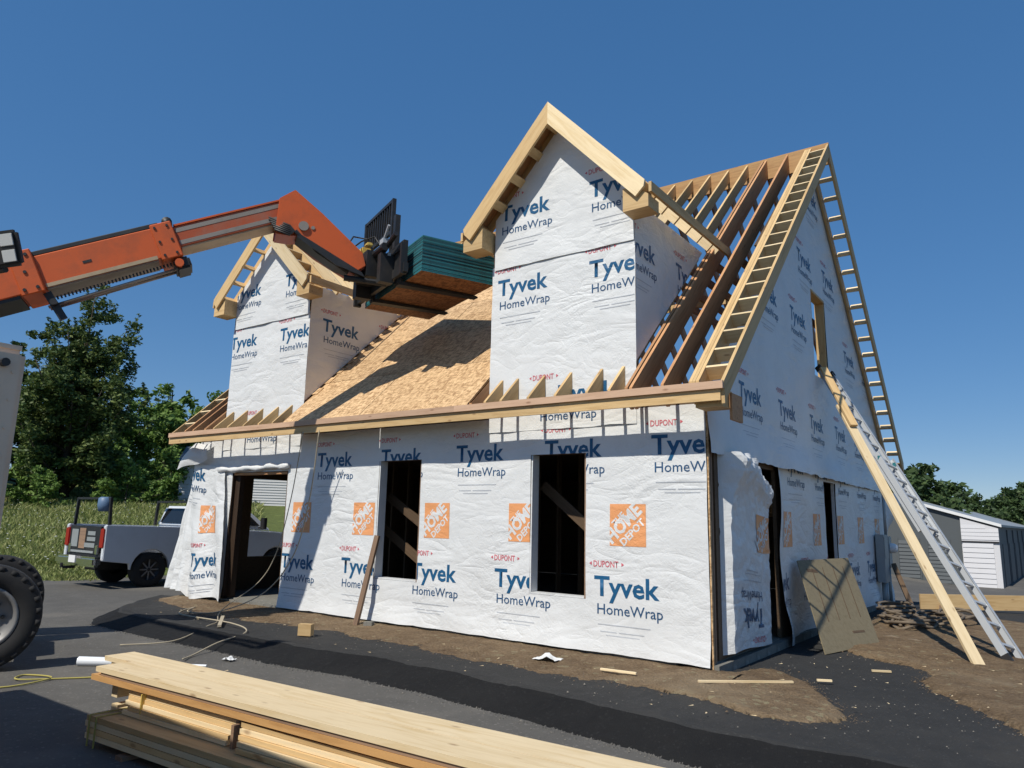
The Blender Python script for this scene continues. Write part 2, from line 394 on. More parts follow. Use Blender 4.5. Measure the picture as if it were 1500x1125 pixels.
def build_pad():
    v, f, fm = [], [], []; prof = [(-.06,-.16), (0,-.125), (.05,-.100), (.16,-.066), (.26,-.030), (.36,.006), (.41,.034), (.46,.042), (.53,.034), (.64,.012), (.8,0), (1.2,0), (1.6,0)]
    xs = [-10.9+.09*i for i in range(255)]
    nr = len(prof)+26
    for x in xs:
        kb = kerb_y(x)+.07*fbm(x*1.7, 3.1)+.035*fbm(x*7, 1.)
        for (dy, z) in prof:
            q = .020*fbm(x*2.3, dy*4, 5.)+.014*fbm(x*9, dy*9, 2.)
            v.append((x, kb+dy, z+q*(1 if z > -.12 else .3)))
        y0 = kb+prof[-1][0]
        for j in range(26):
            y = y0+(13-y0)*((j+1)/26)**1.4
            v.append((x, y, .006*fbm(x*.8, y*.8, 1.)-(.14*smooth(9.5, 13, y))))
    for i in range(len(xs)-1):
        for j in range(nr-1):
            f.append((i*nr+j, (i+1)*nr+j, (i+1)*nr+j+1, i*nr+j+1)); fm.append(1 if j < 6 else 0)
    new_obj('pavement', mesh('pavement', v, f, [M_FRESH, M_KERB], False, fm), kind='structure')
build_pad()
EDGES = []
def blob(name, outline, z0, mound, mt, seed=0, sub=26, jit=.10, zf=None):
    o = [Vector((*p, 0)) for p in outline]; n = len(o); pts = []; jits = []
    for i in range(n):
        a, b, c, d = o[i-1], o[i], o[(i+1) % n], o[(i+2) % n]
        for k in range(sub):
            t = k/sub
            p = .5*((2*b)+(c-a)*t+(2*a-5*b+4*c-d)*t*t+(3*b-a-3*c+d)*t**3)
            j = Vector((fbm(p.x*3, p.y*3, seed), fbm(p.x*3, p.y*3, seed+9), 0))*jit+Vector((fbm(p.x*14, p.y*14, seed), fbm(p.x*14, p.y*14, seed+5), 0))*jit*.9+Vector((fbm(p.x*38, p.y*38, seed+1), fbm(p.x*38, p.y*38, seed+7), 0))*jit*.8
            jits.append(j)
            pts.append(p)
    EDGES.append([(p.x+j.x, p.y+j.y) for p, j in zip(pts, jits)])
    c = sum(pts, Vector())/len(pts); v, f = [], []; K = 22; n = len(pts)
    for k in range(K+1):
        s = 1-(k/K)**1.3 if k < K else 0
        for p, j in zip(pts, jits):
            q = c+(p-c)*s+j*max(0, 1-k/2)
            e = min(1, k/3)
            z = z0-.012*(k == 0)+e*(mound*(.6+.8*fbm(q.x*2, q.y*2, seed+3))+.018*fbm(q.x*9, q.y*9, seed+2)+.012)
            v.append((q.x, q.y, max(z0-.02, z)))
    for k in range(K):
        for i in range(n): f.append((k*n+i, k*n+(i+1) % n, (k+1)*n+(i+1) % n, (k+1)*n+i))
    return new_obj(name, mesh(name, v, f, mt, True), kind='structure')
def dirt_strip():
    EDGES.insert(0, []); v, f = [], []; xs = [-10.6+.03*i for i in range(365)]; nr = 14
    for x in xs:
        fr = -1.0+.15*sin(x*.9)+.28*fbm(x*.9, 2.)+.16*fbm(x*5, 7.)+.09*fbm(x*23, 5.)
        if x < -8.6: fr = -.55-.2*(x+10.6)
        EDGES[0].append((x, fr))
        for j in range(nr):
            y = fr+(.08-fr)*j/(nr-1)
            z = .008+.05*smooth(0, 1, j/(nr-1))+(.025*fbm(x*3, y*3, 8)+.012*fbm(x*13, y*13, 8))*min(1, j/2)-(.02 if j == 0 else 0)
            v.append((x, y, z))
    for i in range(len(xs)-1):
        for j in range(nr-1): f.append((i*nr+j, (i+1)*nr+j, (i+1)*nr+j+1, i*nr+j+1))
    new_obj('dirt_strip', mesh('dirt_strip', v, f, M_DIRT, True), kind='structure')
dirt_strip()
blob('dirt_patch', [(-.3,-.95), (.05,-.15), (.34,.72), (.75,.45), (1.02,.1), (1.28,-.4), (1.52,-.87), (1.53,-1.16), (1.07,-1.42), (.3,-1.1)], .004, .03, M_DIRT, 2)
blob('dirt_patch', [(.6,3.2), (1.2,2.35), (1.65,2.15), (1.9,1.68), (1.85,1.2), (2.15,.56), (2.6,-.1), (2.95,-.7), (4.2,-1.2), (8,-.6), (9,4), (6,7.2), (3,8.2), (.7,9.2), (.35,6)], .004, .045, M_DIRT, 5)
def scatter_stones():
    b = MB()
    for i in range(1100):
        r = random.random()
        if r < .3: x, y, z = random.uniform(-9.5, 2.5), random.uniform(-1.9, -.1), .012
        elif r < .5: x = random.uniform(-9, 3.5); y = kerb_y(x)-abs(random.gauss(0, .10)); z = ROAD+.004
        elif r < .75: x, y, z = random.uniform(.3, 3.4), random.uniform(-1.2, 4), .02
        else: x, y, z = random.uniform(-9, 2.5), random.uniform(-5.5, -2.7), ROAD+.003
        s = random.uniform(.003, .009)*(1.6 if random.random() < .06 else 1)
        a = random.uniform(0, pi); c, d = cos(a)*s, sin(a)*s
        b.add([(x+c,y+d,z), (x-d,y+c,z), (x-c,y-d,z), (x+d,y-c,z), (x+c*.2,y+d*.3,z+s*.9)], [(0,1,4),(1,2,4),(2,3,4),(3,0,4)])
    b.out('loose_gravel', M_STONE, kind='stuff')
scatter_stones()
def scatter_chips():
    rnd = random.Random(9); b = MB()
    for k in range(130):
        if k < 60: x, y, z = rnd.uniform(-4.5, 1.5), rnd.uniform(-4.6, -2.9), ROAD+.004
        elif k < 95: x, y, z = rnd.uniform(-9, 1.2), rnd.uniform(-1.8, -.15), .03
        else: x, y, z = rnd.uniform(.4, 3), rnd.uniform(-1, 3.5), .05
        a = rnd.uniform(0, pi); L = rnd.uniform(.008, .035); w_ = rnd.uniform(.003, .007); c, d = cos(a), sin(a)
        b.add([(x+c*L+d*w_, y+d*L-c*w_, z), (x+c*L-d*w_, y+d*L+c*w_, z+.004), (x-c*L-d*w_, y-d*L+c*w_, z), (x-c*L+d*w_, y-d*L-c*w_, z+.003)], [(0,1,2,3)])
    b.out('wood_chips', M_PALE, kind='stuff')
scatter_chips()
def scatter_crumbs():
    b = MB(); rnd = random.Random(4)
    for k in range(2600):
        e = EDGES[rnd.choice((0, 0, 1, 2, 2))]; p = rnd.choice(e)
        if p[0] > 6: continue
        x, y = p[0]+rnd.gauss(0, .075), p[1]+rnd.gauss(0, .075)
        if y > -.02 and x < .05: continue
        s = rnd.uniform(.003, .008)*(2.4 if rnd.random() < .06 else 1); a = rnd.uniform(0, pi); c, d = cos(a)*s, sin(a)*s; z = .006 if rnd.random() < .5 else .014
        b.add([(x+c,y+d,z), (x-d*.8,y+c*.8,z), (x-c,y-d,z), (x+d*.8,y-c*.8,z), (x+c*.2,y+d*.3,z+s*.8)], [(0,1,4),(1,2,4),(2,3,4),(3,0,4)])
    b.out('dirt_crumbs', M_CLOD, kind='stuff')
    b = MB()
    for k in range(900):
        x = rnd.uniform(-9, 3.5); y = kerb_y(x)-abs(rnd.gauss(0, .05))+.02; s = rnd.uniform(.006, .02); a = rnd.uniform(0, pi); c, d = cos(a)*s, sin(a)*s; z = ROAD
        b.add([(x+c,y+d,z), (x-d*.8,y+c*.8,z), (x-c,y-d,z), (x+d*.8,y-c*.8,z), (x+c*.2,y+d*.3,z+s*.8)], [(0,1,4),(1,2,4),(2,3,4),(3,0,4)])
    b.out('asphalt_crumbs', M_ROAD, kind='stuff')
scatter_crumbs()

# ------------------------------------------------------------------ house
XL, XR, OV = -10.79, .40, .45
WL = -10.4; DEP = 10.74; RY = 5.37
m_ = .936; TH = math.atan(m_); CT, ST = cos(TH), sin(TH)
ztop = lambda y: 3.561+m_*y
RZ = ztop(RY)
DORM = [dict(xl=-3.135, xr=-.878, apex=7.33, foot=5.74, hw=1.49), dict(xl=-9.60, xr=-7.305, apex=7.12, foot=5.73, hw=1.47)]
H = thing('framed_house', 'two storey timber framed house under construction, wrapped in white printed sheeting, roof half open', 'house', (0, 0, 0))

def wrap_disp(u, v, seed, amp):
    return amp*(1.0*fbm(u*1.1+v*.5, v*.9-u*.3, seed, 2)+.26*fbm(u*3.1+v*2, v*2.3, seed+4, 1))
GRID = .12
def sheet(name, frame, us, vs, holes=(), seed=0, amp=.014, off=.012, cuts=(), parent=None, edge_amp=.0, marks=(), extra=None):
    """a wrinkled sheet of wrap with cut holes; frame=(origin,u,v,n); cuts are half planes (a,b,c): keep a*u+b*v<=c"""
    O, eu, ev, en = [Vector(q) for q in frame]
    def lines(a, b, extra_):
        k = max(1, int(round((b-a)/GRID))); L = [a+(b-a)*i/k for i in range(k+1)]
        return L
    hu = sorted({round(t, 4) for h in holes for t in (h[0], h[1]) if us[0] < t < us[1]}); hv = sorted({round(t, 4) for h in holes for t in (h[2], h[3]) if vs[0] < t < vs[1]})
    def merge(L, hs):
        L = [t for t in L if all(abs(t-q) > GRID*.4 for q in hs) or t in (L[0], L[-1])]
        return sorted(L+hs)
    LU, LV = merge(lines(*us, None), hu), merge(lines(*vs, None), hv)
    inhole = lambda u, v: any(h[0] < u < h[1] and h[2] < v < h[3] for h in holes)
    def P(u, v, o):
        d = wrap_disp(u, v, seed, amp)
        du = dv = 0
        if edge_amp:
            e = max(0, 1-(v-vs[0])/.25); dv = edge_amp*fbm(u*2.2, seed)*e; d += abs(edge_amp)*.8*fbm(u*3, seed+2)*e
        if extra: d += extra(u, v)
        return O+eu*u+ev*(v+dv)+en*(o+d)
    bm = bmesh.new(); V = {}
    for i, u in enumerate(LU):
        for j, v in enumerate(LV): V[i, j] = bm.verts.new((u, v, 0))
    for i in range(len(LU)-1):
        for j in range(len(LV)-1):
            if inhole((LU[i]+LU[i+1])/2, (LV[j]+LV[j+1])/2): continue
            bm.faces.new((V[i,j], V[i+1,j], V[i+1,j+1], V[i,j+1]))
    def cut(b_):
        for (a, b, c) in cuts:
            nn = Vector((a, b, 0)); bmesh.ops.bisect_plane(b_, geom=b_.verts[:]+b_.edges[:]+b_.faces[:], plane_co=nn*(c/nn.length_squared), plane_no=nn, clear_outer=True, dist=1e-5)
    cut(bm)
    bmesh.ops.delete(bm, geom=[q for q in bm.verts if not q.link_faces], context='VERTS')
    bm.verts.index_update()
    o3 = wmat(parent).translation
    me = mesh(name, [P(q.co.x, q.co.y, off)-o3 for q in bm.verts], [tuple(q.index for q in f.verts) for f in bm.faces], M_WRAP, True); bm.free()
    ob = new_obj(name, me, parent, Matrix.Translation(o3))
    for mk in marks:
        bm = bmesh.new(); put_mark(bm, *mk)
        def bis(co, no, clear=False):
            bmesh.ops.bisect_plane(bm, geom=bm.verts[:]+bm.edges[:]+bm.faces[:], plane_co=co, plane_no=no, clear_outer=clear, dist=1e-5)
        bis((us[1]-.01, 0, 0), (1,0,0), True); bis((us[0]+.01, 0, 0), (-1,0,0), True)
        bis((0, vs[1]-.01, 0), (0,1,0), True); bis((0, vs[0]+.01, 0), (0,-1,0), True)
        cut(bm)
        if not bm.verts: bm.free(); continue
        bx = [q.co.x for q in bm.verts]; by = [q.co.y for q in bm.verts]
        for u in LU[1:-1]:
            if min(bx) < u < max(bx): bis((u, 0, 0), (1,0,0))
        for v in LV[1:-1]:
            if min(by) < v < max(by): bis((0, v, 0), (0,1,0))
        kill = [f for f in bm.faces if inhole(*f.calc_center_median().xy)]
        bmesh.ops.delete(bm, geom=kill, context='FACES')
        bmesh.ops.delete(bm, geom=[q for q in bm.verts if not q.link_faces], context='VERTS')
        bm.verts.index_update(); lay = {f: f.material_index for f in bm.faces}
        vs_ = [P(q.co.x, q.co.y, off+.0035+q.co.z)-o3 for q in bm.verts]
        fs = [tuple(q.index for q in f.verts) for f in bm.faces]; fm = [f.material_index for f in bm.faces]; bm.free()
        if not fs: continue
        new_obj('printed_mark', mesh('printed_mark', vs_, fs, PRINT, True, fm), ob, Matrix.Translation(o3))
    return ob
TXT = {}
def text_geo(s, bold):
    if (s, bold) in TXT: return TXT[s, bold]
    cu = bpy.data.curves.new('text', 'FONT'); cu.body = s; cu.resolution_u = 2; cu.offset = bold
    ob = bpy.data.objects.new('text', cu); COL.objects.link(ob)
    me = bpy.data.meshes.new_from_object(ob.evaluated_get(bpy.context.evaluated_depsgraph_get()))
    v = [tuple(q.co) for q in me.vertices]; f = [tuple(p.vertices) for p in me.polygons]
    bpy.data.objects.remove(ob); bpy.data.curves.remove(cu); bpy.data.meshes.remove(me)
    x0, x1 = min(q[0] for q in v), max(q[0] for q in v)
    v = [((q[0]-x0)/(x1-x0), q[1]/.72) for q in v]      # x in 0..1, cap height about 1
    TXT[s, bold] = (v, f); return v, f
def put_mark(bm, kind, u, v, rot=0, a=1.):
    """one printed block with its lower left (text baseline) at u, v"""
    def T(x, y): 
        if rot: return (u-x, v-y)
        return (u+x, v+y)
    def geo(vv, ff, mi, z=0):
        q = [bm.verts.new((*T(*p), z)) for p in vv]
        for f in ff:
            try: fc = bm.faces.new([q[i] for i in f]); fc.material_index = mi
            except ValueError: pass
    def text(s, x, y, w_, h_, mi, bold=.02, ang=0., z=0):
        vv, ff = text_geo(s, bold); ca, sa = cos(ang), sin(ang)
        geo([(x+ca*p[0]*w_-sa*p[1]*h_, y+sa*p[0]*w_+ca*p[1]*h_) for p in vv], ff, mi, z)
    def rect(x0, y0, x1, y1, mi, z=0): geo([(x0,y0),(x1,y0),(x1,y1),(x0,y1)], [(0,1,2,3)], mi, z)
    def name(): text('Tyvek', 0, 0, .86*a, .235, 0, .022)
    def sub(): text('HomeWrap', .04, -.215, .86*a, .125, 1, .004)
    def maker():
        text('DUPONT', -.01, .335, .34, .075, 2, .012)
        geo([(-.07,.372),(-.035,.35),(-.035,.395)], [(0,1,2)], 2); geo([(.405,.372),(.37,.395),(.37,.35)], [(0,1,2)], 2)
    def fine():
        for (x0, x1, y) in ((.05,.74,-.34), (.08,.30,-.42), (.33,.66,-.42), (.16,.60,-.46)): rect(x0, y, x1, y+.011, 4)
    if kind == 'full': name(); sub(); maker(); fine()
    elif kind == 'name': name()
    elif kind == 'sub': sub(); fine()
    elif kind == 'namesub': name(); sub(); fine()
    elif kind == 'maker': maker()
    elif kind == 'store':
        rect(0, 0, .48, .5, 3)
        A = radians(44)
        text('THE', .075, .215, .20, .085, 5, .03, A, .0015)
        text('HOME', .03, .02, .565, .16, 5, .04, A, .0015)
        text('DEPOT', .19, .0, .40, .09, 5, .03, A, .0015)
FRONT = ((0,0,0), (1,0,0), (0,0,1), (0,-1,0))
SIDE = ((0,0,0), (0,1,0), (0,0,1), (1,0,0))
DOOR = (-9.24, -7.58, -1, 2.37); W1 = (-5.31, -4.41, .69, 2.47); W2 = (-2.42, -1.575, .68, 2.47)
marks = []
for k in range(5):
    T0 = -1.45-1.535*k
    marks += [('full', T0, .74), ('store', -1.235-1.535*k, 1.33)]
for k in range(5): marks.append(('full', -.67-1.535*k, 2.42))
def front_extra(u, v):
    return .035*smooth(.35, .08, v)*(1+.4*sin(u*2.1))+.02*smooth(.25, 0, abs(u+.0))*fbm(v*2.2, 4.)
wf = sheet('wall_wrap', FRONT, (-9.62, .005), (.085, 2.99), (DOOR, W1, W2), 1, .016, .014, (), H, .03, marks, front_extra)
# structural wall boxes behind the wrap
def wall_boxes(name, frame, us, vs, holes, t, mt, parent=H):
    O, eu, ev, en = [Vector(q) for q in frame]; b = MB()
    U = sorted({us[0], us[1], *[h[0] for h in holes], *[h[1] for h in holes]})
    for a, c in zip(U, U[1:]):
        mid = (a+c)/2; hs = [h for h in holes if h[0] < mid < h[1]]; z = vs[0]
        segs = []
        for h in sorted(hs, key=lambda q: q[2]):
            if h[2] > z: segs.append((z, h[2]))
            z = h[3]
        if z < vs[1]: segs.append((z, vs[1]))
        for (z0, z1) in segs:
            Mx = Matrix((eu, ev, en)).transposed()
            b.box(O+eu*mid+ev*((z0+z1)/2)-en*(t/2), (c-a, z1-z0, t), 0, Mx)
    return b.out(name, mt, parent)
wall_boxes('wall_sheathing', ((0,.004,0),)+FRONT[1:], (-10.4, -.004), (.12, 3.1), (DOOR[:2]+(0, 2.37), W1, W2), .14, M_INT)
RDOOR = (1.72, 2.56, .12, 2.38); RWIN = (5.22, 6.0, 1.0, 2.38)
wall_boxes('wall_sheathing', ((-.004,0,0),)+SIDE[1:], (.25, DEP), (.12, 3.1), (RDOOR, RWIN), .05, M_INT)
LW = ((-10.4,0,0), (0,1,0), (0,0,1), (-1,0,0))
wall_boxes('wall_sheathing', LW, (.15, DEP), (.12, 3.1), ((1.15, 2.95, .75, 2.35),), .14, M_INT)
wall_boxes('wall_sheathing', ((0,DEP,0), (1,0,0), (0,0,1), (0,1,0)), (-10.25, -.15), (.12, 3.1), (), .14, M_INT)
MB().box((-5.2, 5.37, 2.93), (10.1, 10.4, .25)).out('attic_floor', M_INT, H)
MB().box((-5.2, 5.40, .03), (10.36, 10.6, .16)).out('floor_slab', M_CONC, H)
# left gable end
MB().prism([(.2,3.1), (10.5,3.1), (5.37,8.1)], (-10.38,0,0), (0,1,0), (0,0,1), .05).out('gable_sheathing', M_FIR, H)
# foundation: block course along the right side, low stem at the front
for k in range(26):
    L = .40; y = .02+k*(L+.008)
    board('concrete_block', (-.02, y, .0), (-.02, y+L, .0), .2, .2, M_CONC, H, label=None)
for k in range(26):
    x = -10.4+k*.40
    if x+.395 > -.14: break
    board('concrete_block', (x, .10, -.005), (x+.392, .10, -.005), .19, .19, M_CONC, H)
# jambs, header and framing seen in the openings
def jamb(x, z0, z1, s, mt=M_WRAP):
    MB().box((x+s*.012, .066, (z0+z1)/2), (.02, .15, z1-z0)).out('opening_jamb', mt, H)
for (x0, x1, z0, z1) in (W1, W2):
    jamb(x0, z0, z1, 1); jamb(x1, z0, z1, -1, M_OLD)
    MB().box(((x0+x1)/2, .066, z0+.012), (x1-x0-.05, .15, .02)).out('window_sill', M_WRAP, H)
jamb(-9.24, .12, 2.37, 1, M_SHADEW); jamb(-7.58, .12, 2.37, -1, M_INT)
board('door_post', (-9.16, .10, .12), (-9.16, .10, 2.32), .16, .10, M_SHADEW, H, upv=(0,1,0))
board('door_header', (-9.2, .066, 2.34), (-7.62, .066, 2.34), .14, .04, M_FIR, H)
b = MB(); pts = [(-9.62+.1*i, -.05-.015*sin(i*1.3), 2.415+.012*sin(i*.9)+.045*i/21) for i in range(22)]
b.tube(pts, [.052+.012*sin(i*1.7) for i in range(22)], 8); b.out('wrap_roll', M_WRAP, H, True)
# interior studs and temporary braces
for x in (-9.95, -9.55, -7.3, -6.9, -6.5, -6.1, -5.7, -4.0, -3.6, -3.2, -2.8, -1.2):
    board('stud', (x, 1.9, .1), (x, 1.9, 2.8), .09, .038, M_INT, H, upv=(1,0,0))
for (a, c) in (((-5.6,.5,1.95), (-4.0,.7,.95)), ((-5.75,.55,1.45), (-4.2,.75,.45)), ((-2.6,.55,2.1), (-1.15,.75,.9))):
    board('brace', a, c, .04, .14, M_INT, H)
board('sill_panel', (-10.3, .9, .45), (-10.3, 2.7, .45), .02, .62, M_OSB, H)
# left corner: loose flap of wrap hanging past the corner
def loose(name, fn, nu, nv, parent=H, sm=True):
    v, f = [], []
    for i in range(nu+1):
        for j in range(nv+1): v.append(fn(i/nu, j/nv))
    for i in range(nu):
        for j in range(nv): f.append((i*(nv+1)+j, (i+1)*(nv+1)+j, (i+1)*(nv+1)+j+1, i*(nv+1)+j+1))
    return new_obj(name, mesh(name, v, f, M_WRAP, sm), parent)
def flapL(s, t):     # s: right edge to left edge, t: top to bottom
    if s < .56:
        q = s/.56; x = -9.44+.46*t+q*(-1.06-.30*t); y = -.06-.12*t*t*(1-.3*q)-.05*sin(q*9+t*2)*(.3+t)
        z = 2.47-2.4*t+.04*sin(q*6)*t+.1*q*(1-t)
    else:
        q = (s-.56)/.44; x = -10.50+.16*t-q*(.30+1.0*t); y = -.06-.11*t*t+q*(.30+.12*t)+.085*sin(q*17+t*2.5)*(.35+.65*t)*min(1, q*4)
        z = 2.57-2.42*t+q*.32*(1-t)**2-.03*q*t
    k = .022*fbm(s*7+t*2, t*6, 3)+.012*fbm(s*18, t*9, 6)
    return (x+.4*k, y-k*1.6, z)
sheet('wall_wrap', FRONT, (-10.42, -9.58), (2.25, 2.99), (), 7, .012, .008, (), H, .03)
flap_l = loose('wrap_flap', flapL, 44, 40)
def on_fn(fn, inv, marks_, parent, nrm, step=.06):
    """print marks onto a loose flap: marks drawn in flat u,v and mapped through inv() to s,t"""
    for mk in marks_:
        bm = bmesh.new(); put_mark(bm, *mk)
        for ax_ in (0, 1):
            lo = min(q.co[ax_] for q in bm.verts); hi = max(q.co[ax_] for q in bm.verts); c = lo+step*.5
            no = (1,0,0) if ax_ == 0 else (0,1,0)
            while c < hi:
                bmesh.ops.bisect_plane(bm, geom=bm.verts[:]+bm.edges[:]+bm.faces[:], plane_co=(c,c,0), plane_no=no, dist=1e-5); c += step
        kill = []
        for f in bm.faces:
            c = f.calc_center_median(); s, t = inv(c.x, c.y)
            if not (0.01 < s < .99 and .01 < t < .99): kill.append(f)
        bmesh.ops.delete(bm, geom=kill, context='FACES'); bmesh.ops.delete(bm, geom=[q for q in bm.verts if not q.link_faces], context='VERTS')
        bm.verts.index_update(); V = []
        for q in bm.verts:
            s, t = inv(q.co.x, q.co.y); V.append(Vector(fn(min(1,max(0,s)), min(1,max(0,t))))+Vector(nrm)*(.007+q.co.z*1.5))
        F = [tuple(q.index for q in f.verts) for f in bm.faces]
        if F: new_obj('printed_mark', mesh('printed_mark', V, F, PRINT, True, [f.material_index for f in bm.faces]), parent)
        bm.free()
on_fn(flapL, lambda u, v: ((-9.30-u)/1.2*.56, (2.5-v)/2.4), [('full', -10.32, .66, 0, .95), ('store', -10.12, 1.25), ('namesub', -10.9, 2.2)], flap_l, (0,-1,0))
def flapTop(s, t):   # folded corner of wrap sagging from the eave at the left
    x = -10.50+.55*s-.45*t*(1-s)**1.5; y = -.10-.06*sin(pi*t)-.03*sin(s*5)-.06*t; z = 2.95-.50*t*(1-.35*s)+.02*sin(s*7)
    k = .02*fbm(s*5, t*4, 12); return (x+k, y-k, z)
loose('wrap_flap', flapTop, 14, 12)

# right corner posts and the torn flap
board('corner_post', (.012, .03, .06), (.012, .03, 3.05), .035, .02, M_OSB, H, upv=(1,0,0))
board('corner_post', (-.03, .13, .10), (-.03, .13, 3.05), .12, .05, M_OLD, H, upv=(1,0,0))
board('corner_post', (-.05, .25, .10), (-.05, .25, 3.05), .10, .04, M_INT, H, upv=(1,0,0))
def flapR(s, t):     # an L in plan: a strip turned to the front, then the panel hanging along the wall
    tp = smooth(.34, .02, t); W = .12+.17*tp*(.75+.25*sin(t*22)); c = 8/48
    if s < c: q = s/c; x = -.01+W*q; y = .36+.09*q+.16*tp*q*q
    else: q = (s-c)/(1-c); x = W-.01-(W-.09)*min(1, q*1.3)*(.5+.5*t); y = .45+.16*tp+(1.42-.16*tp)*q
    z = 2.46-2.30*t-.10*s*(1-t)-.28*tp*max(0, s-.5)*1.6+.03*sin(s*5)
    k = .014*fbm(s*6, t*9, 21)+(.012+.035*tp)*fbm(s*13, t*16, 22)
    return (x+k*1.5, y+k*.8, z+.6*k)
flap_r = loose('wrap_flap', flapR, 48, 64, H, False)
on_fn(flapR, lambda u, v: (.16+(u-.45)/1.42*.84, (2.46-v)/2.30), [('store', 1.38, 1.33), ('full', 1.55, .62, 1, .9)], flap_r, (1,0,0))
# side wall strips
sm = []
for k in range(6):
    T0 = 1.25+1.56*k
    sm += [('full', T0+1.0-.15, .74), ('store', 2.72+1.66*k, 1.32), ('namesub', T0+.25, 2.42)]
def side_bulge(u, v):
    return .05*smooth(2.9, 2.5, u)*(1+.5*sin(v*4))+.04*smooth(.6, .15, v)*(1+sin(u*3))
ws = sheet('wall_wrap', SIDE, (2.50, DEP+.02), (.02, 2.6), ((RWIN[0],)+(RWIN[1],)+(RWIN[2], RWIN[3]),), 11, .02, .02, (), H, .06, sm, side_bulge)
MB().box((-.03, 5.235, 1.69), (.05, .02, 1.38)).out('opening_jamb', M_INT, H)
MB().box((-.02, 5.985, 1.69), (.05, .02, 1.38)).out('opening_jamb', M_WRAP, H)
MB().box((-.52, 3.45, 2.0), (.7, .02, .5)).out('inner_panel', M_OSB, H)
# gable wrap
GW = (5.0, 5.95, 4.2, 5.75)
gm = [('full', 1.16-.05, 3.22), ('full', 2.80, 3.22), ('full', 4.50, 3.22), ('full', 6.2, 3.22), ('full', 7.75, 3.22), ('full', 9.3, 3.22),
      ('full', 2.05, 4.88), ('full', 3.62, 4.88), ('full', 7.35, 4.88), ('full', 8.9, 4.88), ('full', 4.22, 6.06), ('full', 5.88, 6.14), ('full', 4.9, 7.5)]
GC = 3.40
gcuts = ((-m_, 1, GC), (m_, 1, GC+m_*DEP))
def g_extra(u, v): return .10*smooth(2.9, 2.45, v)*(.35+.65*smooth(0, 3, u)*smooth(10, 4, u))*(1+.25*sin(u*2.3))
wg = sheet('gable_wrap', SIDE, (-.0, DEP), (2.42, 8.4), (GW,), 17, .02, .03, gcuts, H, .05, gm, g_extra)
b = MB()
for (u0, u1, v0, v1) in ((.1, GW[0], 3.1, GW[3]), (GW[1], 10.6, 3.1, GW[3]), (GW[0], GW[1], 3.1, GW[2])):
    poly = [(u0, v0), (u1, v0)]
    q = lambda u: min(v1, GC-.1+m_*u, GC-.1+m_*(DEP-u))
    top = [(u1-(u1-u0)*i/24, max(v0, q(u1-(u1-u0)*i/24))) for i in range(25)]
    b.prism(poly+top, (-.07,0,0), (0,1,0), (0,0,1), .12)
b.prism([(2.45, GW[3]), (8.3, GW[3]), (5.37, GC-.1+m_*5.37)], (-.07,0,0), (0,1,0), (0,0,1), .12)
b.out('gable_sheathing', M_INT, H)
for (a, c) in (((0,GW[0]+.02,GW[2]), (0,GW[0]+.02,GW[3])), ((0,GW[1]-.02,GW[2]), (0,GW[1]-.02,GW[3]))):
    board('window_stud', (-.06, a[1], a[2]), (-.06, c[1], c[2]), .16, .04, M_SPRUCE, H, upv=(0,1,0))
board('window_header', (-.05, GW[0]+.04, GW[3]-.02), (-.05, GW[1]-.04, GW[3]-.02), .17, .04, M_SPRUCE, H)
MB().box((-.3, 5.48, 4.9), (.04, .5, 1.6)).out('window_backing', M_SPRUCE, H)
# tattered end of the wrap at the back corner
def tat(s, t):
    k = .05*fbm(s*4, t*5, 41); return (.04+.25*s*sin(t*5+1)+k, DEP-.1+.55*s*(1-.5*t)+k, 2.35-1.7*t+.1*s)
loose('wrap_flap', tat, 12, 22)

# --- roof framing
def rprof(y0, y1, depth=.235, tail=True):
    """rafter polygon in the frame that runs up the slope from (y0, ztop(y0)); plumb cuts at both ends"""
    dv = depth/CT; z0, z1 = ztop(y0), ztop(y1)
    P = [(y0, z0), (y1, z1), (y1, z1-dv), (y0+.02, z0-dv+.02*m_)]
    if tail: P = [(y0, z0), (y1, z1), (y1, z1-dv), (y0+.16, ztop(y0+.16)-dv), (y0, z0-.18)]
    return [((y-y0)*CT+(z-z0)*ST, -(y-y0)*ST+(z-z0)*CT) for y, z in P]
def rafter(x, y0, y1, mt, back=False, depth=.235, tail=True, name='rafter', t=.038):
    P = rprof(y0, y1, depth, tail)
    if back: prism_board(name, P, (x, DEP-y0, ztop(y0)), (0,-CT,ST), (0,ST,CT), t, mt, H)
    else: prism_board(name, P, (x, y0, ztop(y0)), (0,CT,ST), (0,-ST,CT), t, mt, H)
xs = [.0, -.34]+[-.74-.406*k for k in range(24)]
xs = [x for x in xs if x > WL+.05]+[-10.36]
EY = -OV+.04
for x in xs:
    D = next((d for d in DORM if d['xl']-.02 < x < d['xr']+.02), None)
    mt = M_FIR if x < -.1 else M_SPRUCE
    rafter(x, EY, RY-.022, M_SPRUCE if x > -.1 else M_FIR, True)
    if not D: rafter(x, EY, RY-.022, mt, depth=.285 if x > -3 else .235)
for x in (-.80, -3.18, -7.26, -9.65, .04): rafter(x, EY, RY-.022, M_FIR if x < -.2 else M_SPRUCE, depth=.285 if -.9 < x < -.2 else .235)
